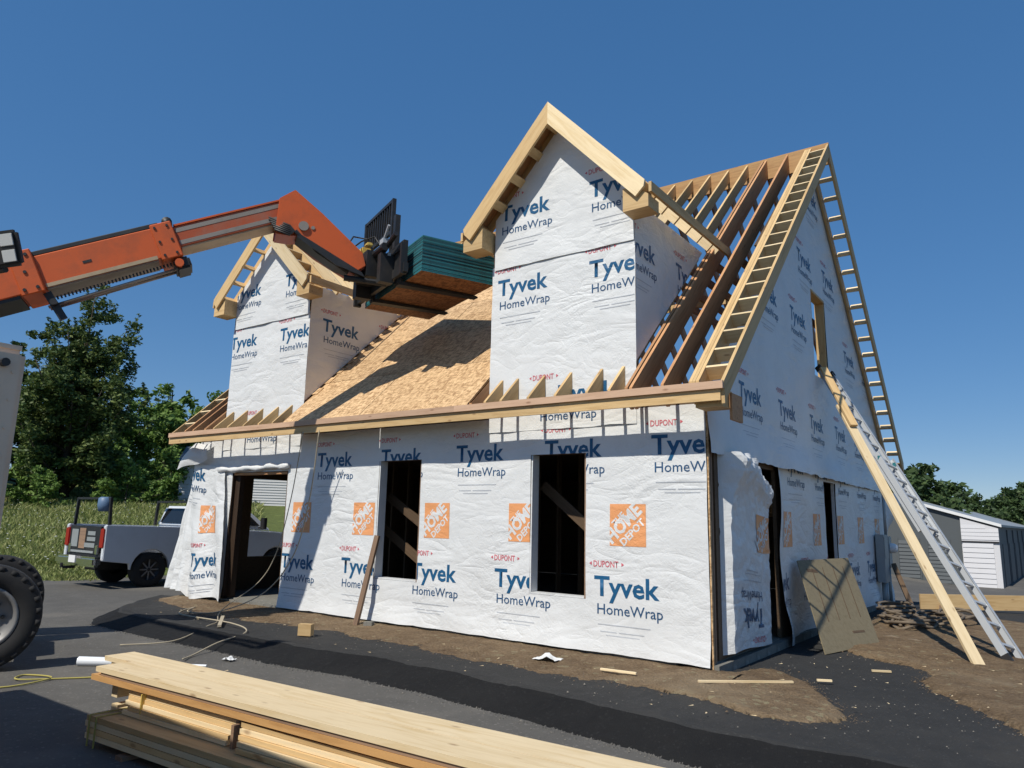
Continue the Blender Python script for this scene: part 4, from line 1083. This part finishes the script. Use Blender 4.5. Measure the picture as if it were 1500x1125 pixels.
# ------------------------------------------------------------------ ladder, planks, plywood
def ladder():
    F = Vector((2.61, 3.42, -.01)); E = Vector((.07, 5.74, 4.42)); d = (E-F).normalized()
    wv = Vector((.25, .95, 0)); wv = (wv-d*wv.dot(d)).normalized(); nv = wv.cross(d).normalized()
    Ld = thing('extension_ladder', 'aluminium extension ladder leaning from the dirt up to the gable window', 'ladder', F)
    L = (E-F).length
    for (a0, a1, off, hw_) in ((0, .62*L, 0, .20), (.36*L, L, .055, .175)):
        if nv.x < 0: nv_ = -nv
        else: nv_ = nv
        for sg in (-1, 1):
            p = F+wv*sg*hw_+nv_*(-off)
            b = MB().beam(p+d*a0, p+d*a1, .028, .085, nv_); b.beam(p+d*a0+nv_*.042-wv*sg*.01, p+d*a1+nv_*.042-wv*sg*.01, .045, .006, nv_)
            b.out('side_rail', M_ALU, Ld)
        a = a0+.25
        while a < a1-.1:
            c = F+d*a+nv_*(-off); board('rung', c-wv*(hw_-.01), c+wv*(hw_-.01), .035, .03, M_ALU, Ld, upv=nv_)
            a += .305
        for sg in (-1, 1):
            e = F+wv*sg*hw_+nv_*(-off)+d*(a1 if off else a0+.03)
            MB().beam(e-d*.06, e+d*.05, .04, .11, nv_).out('end_cap' if off else 'foot_pad', M_BLACK, Ld)
    c = F+d*.60*L
    MB().box(c+wv*.19, (.05,.05,.09)).box(c-wv*.19, (.05,.05,.09)).out('rung_lock', M_TEAL, Ld)
ladder()
pf = Vector((2.27, 2.66, .02)); pe = Vector((.10, 5.20, 4.28)); pd = (pe-pf).normalized()
board('lumber_plank', pf, pf+pd*4.55, .04, .14, M_PALE, None, upv=(.6,.5,0), label='long fresh plank propped beside the ladder, its foot on the dirt', cat='plank', group='planks propped along the ladder')
board('lumber_plank', pf+pd*4.0+Vector((.03,-.03,.05)), pe+Vector((.03,-.03,.06)), .04, .12, M_SPRUCE, None, upv=(.6,.5,0), label='short upper plank lapped over the propped plank, ending at the gable window', cat='plank', group='planks propped along the ladder')
def plywood():
    BL, BR, TLc = Vector((.63,2.27,.01)), Vector((1.01,3.69,.03)), Vector((.10,3.11,1.13))
    a = BR-BL; c = TLc-BL; n = a.cross(c).normalized(); n = n if n.x > 0 else -n
    q = MB().add([BL, BR, BR+c, TLc, BL-n*.014, BR-n*.014, BR+c-n*.014, TLc-n*.014], [(0,1,2,3), (7,6,5,4), (0,4,5,1), (1,5,6,2), (2,6,7,3), (3,7,4,0)])
    p = q.out('plywood_sheet', M_PLY, None, False, 'weathered grey plywood sheet with dark ruled lines leaning against the side wall', 'plywood', origin=BL)
    b = MB()
    for k in range(4):
        u = .22+.2*k; b.beam(BL+a*u+c*.30+n*.002, BL+a*u+c*.90+n*.002, .013, .003, n)
    b.beam(BL+a*.12+c*.88+n*.002, BL+a*.30+c*.86+n*.002, .05, .003, n)
    b.beam(BL+a*.58+c*.16+n*.002, BL+a*.80+c*.15+n*.002, .03, .003, n)
    b.out('ruled_lines', M_INT, p)
plywood()

# ------------------------------------------------------------------ meter, conduit, hoses at the back of the side wall
E1 = thing('electric_meter', 'grey electrical panel and round white meter mounted on the side wall', 'meter', (.1, 9.6, -.1))
MB().box((.13, 9.38, 1.0), (.16, .46, .98)).out('panel_box', M_GSTEEL, E1, bevel=.01)
MB().box((.215, 9.38, 1.22), (.012, .40, .45)).out('panel_door', M_GSTEEL, E1, bevel=.004)
mb = MB().box((.12, 9.98, 1.12), (.15, .34, .66)).out('meter_box', M_GSTEEL, E1, bevel=.01)
MB().lathe((.20, 9.98, 1.2), (1,0,0), [(0,.105), (.08,.10), (.13,.07), (.14,.001)], 20).out('meter_dome', M_WHITE, mb, True)
MB().tube([(.14, 9.38, .52), (.14, 9.38, -.06)], .06, 10).tube([(.14, 9.98, .8), (.14, 9.98, -.06)], .035, 8).tube([(.12, 9.98, 1.45), (.12, 9.98, 2.4)], .03, 8).out('conduit', M_GSTEEL, E1, True)
for i in range(7):
    b = MB(); c0 = Vector((1.05+.12*i*(1 if i % 2 else -.6), 6.2+.28*i-.4, .05)); pts = []
    n = 40; turns = 1.6+random.random(); R0 = random.uniform(.28, .5); ph = random.random()*6
    for k in range(n):
        t = ph+turns*2*pi*k/n; pts.append((c0.x+R0*(.8+.3*k/n)*cos(t)*.8, c0.y+R0*1.3*sin(t), .04+.12*abs(sin(t*.7+i))+.03*i*.5))
    lab = ['thick muddy hose coiled on top of the tangle by the meter', 'muddy hose at the near end of the tangle', 'muddy hose lying deep in the tangle near the meter conduit', 'muddy hose looping outwards from the tangle', 'muddy hose arched highest in the tangle', 'muddy hose on the far side of the tangle', 'muddy hose at the far end of the tangle beneath the dark pole'][i]
    b.tube(pts, .024, 7); b.out('hose', M_HOSE, None, True, lab, 'hose', 'muddy hoses tangled on the dirt', origin=c0)
board('wood_pole', (.25, 9.9, .85), (.75, 8.7, .0), .09, .09, M_INT, None, upv=(1,0,0), label='dark wooden pole leaning behind the tangled hoses', cat='pole')
pts = [(1.75,4.2,.03)]
b = MB(); b.tube([(.95+.09*k, 4.4-.02*k+.06*sin(k*.9), .03+.015*sin(k*1.7)) for k in range(16)], .022, 6)
b.out('root', M_HOSE, None, True, 'thin brown root lying on the dirt in front of the hose tangle', 'root', origin=(.95,4.4,.03))
# timber barrier at the right
tb = thing('timber_barrier', 'low timber barrier, one long board on short posts behind the ladder', 'barrier', (1.2, 9.8, 0))
board('rail_board', (.75, 9.52, .16), (4.6, 12.25, .19), .04, .30, M_SPRUCE, tb)
for (x, y) in ((1.12, 9.72), (3.4, 11.34)): board('post', (x-.0, y-.05, -.18), (x, y-.05, .10), .09, .09, M_OLD, tb, upv=(1,0,0))

# ------------------------------------------------------------------ small things in front of the house
board('leaning_stick', (-5.33,-.30,.03), (-5.23,-.055,1.33), .09, .04, M_OLD, None, upv=(0,1,0), label='short weathered stick leaning on the wall below the left window', cat='stick')
board('wood_block', (-5.27,-1.36,.085), (-5.10,-1.28,.085), .10, .15, M_SPRUCE, None, label='square offcut of fresh lumber standing on the black pavement edge', cat='wood block')
board('concrete_rubble', (-5.22,-.22,.05), (-5.10,-.17,.05), .10, .08, M_CONC, None, label='grey lump beside the foot of the leaning stick', cat='rubble')
def paper(c, s, seed, lab):
    v, f = [], []; n = 7
    for i in range(n):
        for j in range(n):
            u, w_ = i/(n-1)-.5, j/(n-1)-.5
            v.append((c[0]+u*s+.02*noise.noise(Vector((u*4, w_*4, seed))), c[1]+w_*s*.7, c[2]+.015+s*.35*max(0, .5-abs(u+w_*.4)*1.4)+.03*abs(noise.noise(Vector((u*5, w_*5, seed+2))))))
    for i in range(n-1):
        for j in range(n-1): f.append((i*n+j, (i+1)*n+j, (i+1)*n+j+1, i*n+j+1))
    o = Vector(c); new_obj('wrap_scrap', mesh('wrap_scrap', [Vector(p)-o for p in v], f, M_WRAP), None, Matrix.Translation(o), lab, 'scrap')
paper((-1.72,-.62,.02), .30, 3, 'crumpled white scrap of wrap on the dirt below the right window')
paper((-4.95,-2.62,ROAD), .16, 8, 'small crumpled clear plastic scrap against the black kerb near the white pipe')
for (a, c, lab) in (((.1,-.62,.05), (.85,.02,.05), 'thin pale lath lying on the dirt near the right corner'), ((-.95,-.75,.05), (-.55,-.70,.05), 'short pale stick on the dirt in front of the right wall'), ((1.0,.35,.04), (1.13,.42,.04), 'tiny white offcut on the dirt patch past the corner'), ((1.32,1.45,.02), (1.50,1.55,.02), 'tiny pale offcut on the black asphalt near the plywood sheet')):
    board('wood_scrap', a, c, .03, .02, M_PALE, None, label=lab, cat='wood scrap')
b = MB().tube([(-5.90,-3.90,ROAD+.05), (-5.4,-3.5,ROAD+.045), (-5.2,-3.32,ROAD+.02), (-4.80,-3.0,ROAD+.016)], [.052,.046,.020,.014], 14, cap=False).tube([(-5.90,-3.90,ROAD+.05), (-5.4,-3.5,ROAD+.045)], [.045,.040], 14, cap=False)
b.out('plastic_pipe', M_PVC, None, True, 'white plastic pipe on the asphalt behind the lumber pile', 'pipe', origin=(-5.9,-3.86,ROAD))
def rope(name, pts, r, mt, lab, cat='rope'):
    P = [Vector(p) for p in pts]; out = []
    for i in range(len(P)-1):
        a, b_, c, d = P[max(0,i-1)], P[i], P[i+1], P[min(len(P)-1,i+2)]
        for k in range(6):
            t = k/6; out.append(.5*((2*b_)+(c-a)*t+(2*a-5*b_+4*c-d)*t*t+(3*b_-a-3*c+d)*t**3))
    out.append(P[-1]); MB().tube(out, r, 6).out(name, mt, None, True, lab, cat, origin=P[0])
rope('rope', [(-6.6,-.52,2.95), (-7.0,-.35,1.9), (-7.45,-.22,1.0), (-7.75,-.3,.5), (-8.0,-.7,.12), (-7.6,-1.1,.05), (-7.0,-1.5,.03), (-6.7,-1.85,.03), (-6.5,-2.45,-.08), (-6.8,-3.0,ROAD+.02)], .008, M_ROPE, 'thin tan rope hanging from the eave past the doorway to the kerb')
rope('rope', [(-6.2,-.52,2.95), (-6.55,-.33,1.9), (-7.0,-.2,1.0), (-7.5,-.35,.35), (-7.9,-.9,.05), (-8.3,-1.2,.04), (-8.6,-.9,.06), (-8.2,-1.4,.03), (-6.6,-1.55,.06), (-5.9,-1.75,.03), (-5.7,-2.3,-.03), (-5.5,-2.75,ROAD+.02), (-5.3,-3.0,ROAD+.03)], .010, M_ROPE, 'thicker tan rope trailing from the eave across the black pavement to the white pipe')
rope('cord', [(-5.9,-5.3,ROAD+.01), (-5.3,-4.9,ROAD+.01), (-5.35,-4.4,ROAD+.02), (-5.75,-4.5,ROAD+.01), (-5.5,-4.65,ROAD+.02), (-5.2,-4.2,ROAD+.01), (-4.9,-3.9,ROAD+.02), (-4.2,-3.8,ROAD+.02)], .008, M_YROPE, 'yellow green cord on the asphalt between the big tyre and the lumber pile', 'cord')
board('wood_scrap', (-7.25,-1.25,.06), (-6.55,-1.75,.04), .05, .03, M_ROPE, None, label='pale short slat tangled in the ropes on the black pavement', cat='wood scrap')

# ------------------------------------------------------------------ lumber pile in the foreground
GP = 'boards in the foreground lumber pile'
def lum(x0, y0, x1, y1, z, wd, th, mt, lab):
    board('lumber_board', (x0, y0, z), (x1, y1, z), wd, th, mt, None, label=lab, cat='board', group=GP)
SL = .036
def lum2(x0, yc, z, wd, th, mt, lab, x1=2.4, sl=SL): lum(x0, yc, x1, yc+sl*(x1-x0), z, wd, th, mt, lab)
lum2(-3.50, -4.665, .371, .255, .038, M_PALE, 'pale knotty board on top of the pile, farther of the two')
lum2(-3.10, -4.915, .371, .262, .038, M_PALE, 'pale knotty board on top of the pile, nearer of the two')
lum2(-3.04, -4.925, .338, .215, .024, M_OLD, 'greyish board directly under the nearer top board')
lum2(-3.17, -4.905, .303, .275, .042, M_ORNW, 'orange toned board third from the top, jutting past the left end of the pile')
lum2(-3.40, -4.66, .331, .24, .036, M_SPRUCE, 'board under the farther top board')
lum2(-3.3, -4.62, .290, .22, .038, M_SPRUCE, 'board low behind the orange toned one, hidden along the back of the pile')
for k in range(2):
    board('support_block', (-2.95+.02*k, -4.95, .215-.15*k), (-2.95+.02*k, -4.55, .215-.15*k), .09, .10, M_PALE, None, upv=(0,0,1), label=['upper short spacer block under the left end of the top boards', 'lower short spacer block under the left end of the top boards'][k], cat='block')
nm = ['highest', 'second', 'third', 'fourth', 'lowest']
for k in range(5):
    z = .250-.033*k
    lum2(-2.66+.02*k*(k % 2), -4.83-.010*k, z, .32, .030, M_SPRUCE if k % 2 else M_PALE, nm[k]+' board of the short strapped left bundle in the middle of the pile', -1.34-.01*k)
    lum2(-1.26+.015*k, -4.80-.018*k, z, .32, .030, M_SPRUCE if k % 2 == 0 else M_PALE, nm[k]+' board of the long right bundle in the middle of the pile', 2.4, .045)
b = MB().box((-2.42,-4.845,.18), (.012,.345,.185)); b.out('strap', M_YEL, None, False, 'thin strap around the short bundle in the pile', 'strap', origin=(-2.42,-4.845,.18))
b = MB().box((-1.30,-4.84,.165), (.03,.30,.16)); b.out('support_block', M_OLD, None, False, 'small upright divider between the two middle bundles', 'block', origin=(-1.30,-4.84,.165))
for k in range(4):
    z = .055-.042*k
    for j in range(2):
        lum2(-2.86+.015*((k*2+j) % 3), -4.90-.20*j, z+.025, .185, .038, M_SPRUCE if (k+j) % 2 else M_PALE, ['top', 'second', 'third', 'bottom'][k]+' board of the low front bundle, '+['inner', 'outer'][j]+' stack', 2.4, .045)
b = MB()
for x in (-2.78, -2.68): b.beam((x,-5.20,.104), (x,-5.20,-.11), .008, .01, (0,1,0)); b.beam((x,-5.20,.106), (x,-4.82,.106), .01, .006)
b.out('strap', M_YROPE, None, False, 'frayed straw coloured strap at the left end of the low front bundle', 'strap', origin=(-2.78,-5.20,0))
for x in (-2.3, .2): board('support_block', (x,-5.2,-.105), (x,-4.4,-.105), .09, .03, M_OLD, None, label='flat bearer under the left part of the pile' if x < -1 else 'flat bearer under the right part of the pile', cat='block')

# ------------------------------------------------------------------ background buildings
def corrugated(b, p0, ax, L, z0, z1, n, d, mi=0):
    """horizontal laps: n strips between z0 and z1 tilted out at the bottom"""
    ax = Vector(ax); nn = Vector((ax.y, -ax.x, 0)); h = (z1-z0)/n
    for k in range(n):
        a = Vector(p0)+Zv*(z0+k*h); c = a+Zv*h
        b.add([a+nn*d, a+ax*L+nn*d, c+ax*L, c, a, a+ax*L], [(0,1,2,3), (4,5,1,0)], mi)
SB = thing('siding_building', 'white lap sided building seen through the doorway behind the truck', 'building', (-27.5, 14, hgt(-27.5, 14)))
ax = Vector((.62,.785,0)).normalized(); p0 = Vector((-30.6, 11.0, 0)); z0 = 1.4
b = MB(); nb_ = Vector((-ax.y, ax.x, 0))
b.box(p0+ax*3.0+nb_*2.5+Zv*(z0+1.25), (6.0, 5.0, 2.5), 0, Matrix((ax, nb_, Zv)).transposed()); b.out('wall', M_SIDING, SB)
for k in range(18):
    q = MB(); corrugated(q, p0-nb_*.01, ax, 6.0, z0+k*.13, z0+(k+1)*.13+.002, 1, .03); q.out('lap_board', M_SIDING, SB)
MB().prism([(-.3,0), (5.3,0), (2.5,1.1)], p0+ax*3.0+Zv*(z0+2.5), nb_, Zv, 6.4).out('roof', M_GDARK, SB)
# storage building at the right: sloped end wall with doors, long side receding
ST_ = thing('storage_building', 'long low storage building with grey doors and one white roll up door behind the ladder', 'building', (0, 29.5, -.75))
c1 = Vector((1.12, 30.1, 0)); c0 = Vector((-.26, 30.13, 0)); ea = (c1-c0).normalized(); en_ = Vector((-ea.y, ea.x, 0)); zb = -.85
ztb = lambda d: 1.93+.30*d           # roof height at distance d left of the right corner
Lw = (c1-c0).length
fr = lambda d, z, o=0: c1-ea*d+Zv*z-en_*o
b = MB().prism([(0, zb), (0, 1.93), (-15, ztb(15)), (-15, zb)], c1+en_*.25, ea, Zv, .5); b.out('end_wall', M_GDARK, ST_)
b = MB(); b.prism([(0, zb), (0, 1.93), (-14, ztb(14)), (-14, zb)], c1+en_*20, ea, Zv, 39); b.out('side_wall', M_GDARK, ST_)
b = MB().prism([(.12, 1.81), (.12, 1.91), (-15.2, 1.91+.30*15.32), (-15.2, 1.81+.30*15.32)], c1+en_*19.9, ea, Zv, 40.0); b.out('roof', M_GSTEEL, ST_)
b = MB().prism([(.13, 1.80), (.13, 1.93), (-15.2, 1.93+.30*15.33), (-15.2, 1.80+.30*15.33)], c1-en_*.14, ea, Zv, .05); b.out('roof_trim', M_WHITE, ST_)
# white bay
b = MB().prism([(-.0, zb), (0, 1.75), (-Lw, 1.75+.30*Lw), (-Lw, zb)], c1-en_*.06, ea, Zv, .1); b.out('white_bay', M_WMET, ST_)
for k in range(4):
    q = MB(); z_ = 1.25+k*.16; w0 = min(Lw, Lw) if z_+.16 < 1.75 else Lw-.0
    x0 = 0 if z_+.16 < 1.8 else (z_+.16-1.75)/.30
    if Lw-x0 < .15: continue
    corrugated(q, c1-ea*Lw-en_*.115, ea, Lw-x0, z_, z_+.158, 1, .014); q.out('siding_panel', M_WMET, ST_)
dr = MB().box(fr(Lw*.57, .16, .13), (Lw*.82, .03, 1.95), 0, Matrix((ea, en_, Zv)).transposed()).out('roll_up_door', M_WMET, ST_)
for k in range(9):
    q = MB(); corrugated(q, fr(Lw*.98, 0, .15), ea, Lw*.82, -.80+k*.215, -.80+(k+1)*.215-.01, 1, .022); q.out('door_slat', M_WMET, dr)
MB().box(fr(Lw*.5, 1.16, .15), (Lw, .06, .06), 0, Matrix((ea, en_, Zv)).transposed()).out('door_head', M_BLACK, ST_)
for k, d in enumerate((2.3, 3.5, 4.9, 6.4)):
    dr = MB().box(fr(d, .15, .02), (.8, .04, 2.0), 0, Matrix((ea, en_, Zv)).transposed()).out('roll_up_door', M_GDOOR, ST_)
    for j in range(12):
        q = MB(); corrugated(q, fr(d+.4, 0, .045), ea, .8, -.84+j*.165, -.84+(j+1)*.165-.01, 1, .03); q.out('door_slat', M_GDOOR, dr)
    for sg in (-1, 1): MB().box(fr(d+sg*.44, .2, .03), (.06, .06, 2.1), 0, Matrix((ea, en_, Zv)).transposed()).out('door_post', M_GDARK, ST_)
for k in range(10):
    y = 1.2+k*3.6; c = c1+en_*(y+1.2)+ea*.01
    dr = MB().box(c+Zv*.1, (.04, 2.4, 1.95), 0, Matrix((ea, en_, Zv)).transposed()).out('roll_up_door', M_GDOOR, ST_)
    MB().box(c+en_*1.5+ea*.02+Zv*.4, (.05, .12, 2.6), 0, Matrix((ea, en_, Zv)).transposed()).out('door_post', M_GDARK, ST_)

# ------------------------------------------------------------------ trees and meadow
def leafblob(v, f, c, r, n, ls, rnd):
    for _ in range(n):
        d = Vector((rnd.gauss(0,1), rnd.gauss(0,1), rnd.gauss(0,1))); d = d.normalized()*(rnd.random()**.5)*r
        p = c+Vector((d.x, d.y, d.z*.75)); a = Vector((rnd.gauss(0,1), rnd.gauss(0,1), rnd.gauss(0,.6))).normalized()
        bvec = a.cross(Vector((rnd.gauss(0,1), rnd.gauss(0,1), rnd.gauss(0,1)))).normalized(); s = ls*rnd.uniform(.6, 1.3); k = len(v)
        v += [p-a*s, p+bvec*s*.45, p+a*s, p-bvec*s*.45]; f.append((k, k+1, k+2, k+3))
def tree_mesh(seed, h, r, n_limb, per, ls, leafm, crown0=.15, spiky=0., tr=.16, vase=1.):
    rnd = random.Random(seed); T_ = MB(); v, f = [], []
    T_.tube([(0,0,-.4), (.03*h*rnd.uniform(-1,1), 0, h*.3), (.04*h*rnd.uniform(-1,1), .03*h*rnd.uniform(-1,1), h*.62), (0, 0, h*.9)], [tr, tr*.8, tr*.5, tr*.12], 8)
    for i in range(n_limb):
        t = i/(n_limb-1); z0 = h*(crown0+(.62 if vase == 1 else .50)*t*.95); ang = i*2.4+rnd.uniform(-.4, .4)
        prof = sin(pi*min(1, (.28+.72*t)))**.7 if t < .99 else .25
        L = r*prof*rnd.uniform(.75, 1.15)
        rise = h*(.10+.18*t)*rnd.uniform(.6, 1.4)*vase+spiky*h*.06
        base = Vector((0,0,z0)); tip = base+Vector((cos(ang)*L, sin(ang)*L, rise)); mid = base.lerp(tip, .5)+Vector((0,0,-.03*h))
        T_.tube([base, mid, tip], [tr*.4*(1-.6*t), tr*.25*(1-.5*t), .015], 5)
        for q in range(per):
            u = .30+.75*(q+rnd.random())/per; u = min(u, 1.06)
            c = (base*(1-u)**2+mid*2*u*(1-u)+tip*u*u)+Vector((rnd.gauss(0,1), rnd.gauss(0,1), rnd.gauss(0,.8)))*r*.13
            rr = r*rnd.uniform(.11, .24)*(1.15-.40*u)
            leafblob(v, f, c, rr, int(34*rr*rr/(ls*ls)*.22)+16, ls, rnd)
            if spiky and rnd.random() < spiky:
                e = c+Vector((rnd.gauss(0,.5), rnd.gauss(0,.5), 1.2)).normalized()*rr*1.7
                for w_ in range(4): leafblob(v, f, c.lerp(e, (w_+1)/4), rr*.28, 9, ls*.8, rnd)
    return mesh('trunk', T_.v, T_.f, M_BARK, True), mesh('crown', v, f, leafm)
def plant(meshes, loc, label, group, rz=0., sc=1., name='tree', cat='tree'):
    M = Matrix.Translation((loc[0], loc[1], hgt(loc[0], loc[1])-.1 if len(loc) < 3 else loc[2])) @ Matrix.Rotation(rz, 4, 'Z') @ Matrix.Diagonal((sc if not isinstance(sc, tuple) else sc[0], sc if not isinstance(sc, tuple) else sc[0], sc if not isinstance(sc, tuple) else sc[1], 1))
    o = new_obj(name, None, None, M, label, cat, group)
    new_obj('trunk', meshes[0], o, M); new_obj('crown', meshes[1], o, M)
    return o
big = tree_mesh(21, 8.4, 2.75, 28, 11, .11, M_LEAF, .04, .9, .22, 1.7)
tA = tree_mesh(11, 7.0, 2.6, 15, 7, .15, M_LEAF, .05, .2); tB = tree_mesh(12, 5.2, 2.6, 13, 7, .15, M_LEAF2, .02, .1); tC = tree_mesh(13, 6.0, 3.3, 20, 10, .20, M_LEAF3, .0, .1)
sh = tree_mesh(14, 2.2, 1.5, 10, 6, .10, M_LEAF2, .02, .2, .05)
GL = 'trees along the edge of the meadow'
plant(big, (-33.0, 7.0), 'tall dark spreading tree standing alone above the meadow at the left', GL, .4)
LT = [(tA, (-37.2,3.6), 1.13, 'dark tree immediately left of the tall spreading tree, by the cream trailer'), (tA, (-36.0,6.2), .92, 'dark tree behind the left flank of the tall spreading tree'),
      (tA, (-42.5,5.0), 1.2, 'dark tree farthest left, mostly behind the cream trailer'), (tB, (-37.0,11.3), 1.0, 'lighter green rounded tree behind the right flank of the tall spreading tree'),
      (tB, (-38.0,14.2), 1.2, 'lighter green rounded tree between the tall tree and the house corner'), (tB, (-37.0,17.0), 1.15, 'lighter green rounded tree just left of the house eave'),
      (tA, (-43.0,17.0), .74, 'dark tree farther back above the lighter rounded trees'), (tA, (-46.0,21.0), .74, 'dark tree farther back just left of the house eave'), (tB, (-36.5,20.5), 1.1, 'lighter green tree hidden behind the left corner of the house'), (tA, (-44.0,12.5), .8, 'dark tree in the back row behind the tall spreading tree')]
for i, (mm, p, sc, lb) in enumerate(LT): plant(mm, p, lb, GL, i*1.3, sc)
SHR = [(-31.8,3.0,.9,'bushy shrub at the meadow edge nearest the cream trailer'), (-31.2,5.2,.8,'bushy shrub at the meadow edge left of the tall tree trunk'), (-30.6,8.6,1.0,'bushy shrub under the right side of the tall tree'), (-30.6,10.6,1.2,'bushy shrub at the meadow edge above the truck tailgate'), (-30.4,12.8,1.25,'bushy shrub at the meadow edge above the truck bed'), (-30.6,15.0,1.3,'bushy shrub above the truck cab'), (-33.5,5.8,1.2,'bushy shrub behind the tall tree trunk'), (-33.8,1.6,1.2,'bushy shrub half behind the cream trailer')]
for i, (x, y, sc, lb) in enumerate(SHR): plant(sh, (x, y), lb, 'shrubs along the edge of the meadow', i*.9, sc, 'shrub', 'shrub')
GR = 'trees behind the storage building'
RT = [(tC, (-3.4,43,-1), 1.12, 'tree showing past the foot of the rear roof edge, above the storage roof'), (tC, (-2.3,50,-1), .72, 'small tree in the dip between the near and far trees'), (tC, (-2.6,66,-1), .98, 'tree at the left end of the far tree line'), (tC, (.3,64,-1), 1.05, 'second tree from the left in the far tree line'), (tC, (2.9,66,-1), .98, 'third tree from the left in the far tree line'), (tC, (5.8,65,-1), 1.05, 'tree at the right edge of the far tree line'), (tC, (1.6,72,-1), 1.2, 'tree in the back row of the far tree line'), (tC, (-9,48,-1), .95, 'tree hidden behind the house left of the storage building'), (tC, (9.5,68,-1), 1.0, 'tree of the far line just outside the right edge')]
for i, (mm, p, sc, lb) in enumerate(RT): plant(mm, p, lb, GR, i*1.7, sc)
def meadow():
    rnd = random.Random(5); v, f = [], []; fl = MB()
    n = 0
    while n < 60000:
        d = 17+20*rnd.random()**1.2; t = rnd.uniform(-.78, -.34)    # across the visible slice
        dirv = Vector((-.579, .794, 0)).normalized()+Vector((.804, .594, 0))*t
        p = Vector((3.165, -8.052, 0))+dirv*d; e = edge_dist(p.x, p.y)
        if e < .05 or e > 22: continue
        n += 1; z = hgt(p.x, p.y)-.06; hh = rnd.uniform(.06, .16)*(1 if e < 2 else rnd.uniform(1, 2.4)); a = rnd.uniform(0, pi); w_ = rnd.uniform(.012, .028)*(1+d/30)
        ln = Vector((rnd.gauss(0,.3), rnd.gauss(0,.3), 0))*hh*2; k = len(v)
        v += [(p.x-w_*cos(a), p.y-w_*sin(a), z), (p.x+w_*cos(a), p.y+w_*sin(a), z), (p.x+ln.x, p.y+ln.y, z+hh)]; f.append((k, k+1, k+2))
        if rnd.random() < .009 and e > 2:
            q = Vector((p.x, p.y, z+hh+.08)); s = rnd.uniform(.025, .05)
            fl.add([q+Vector((s*cos(j*pi/3), s*sin(j*pi/3), .01*(j % 2))) for j in range(6)], [tuple(range(6))])
    new_obj('meadow_grass', mesh('meadow_grass', v, f, M_GRASS), kind='stuff')
    fl.out('meadow_flowers', M_BLOOM, kind='stuff')
meadow()
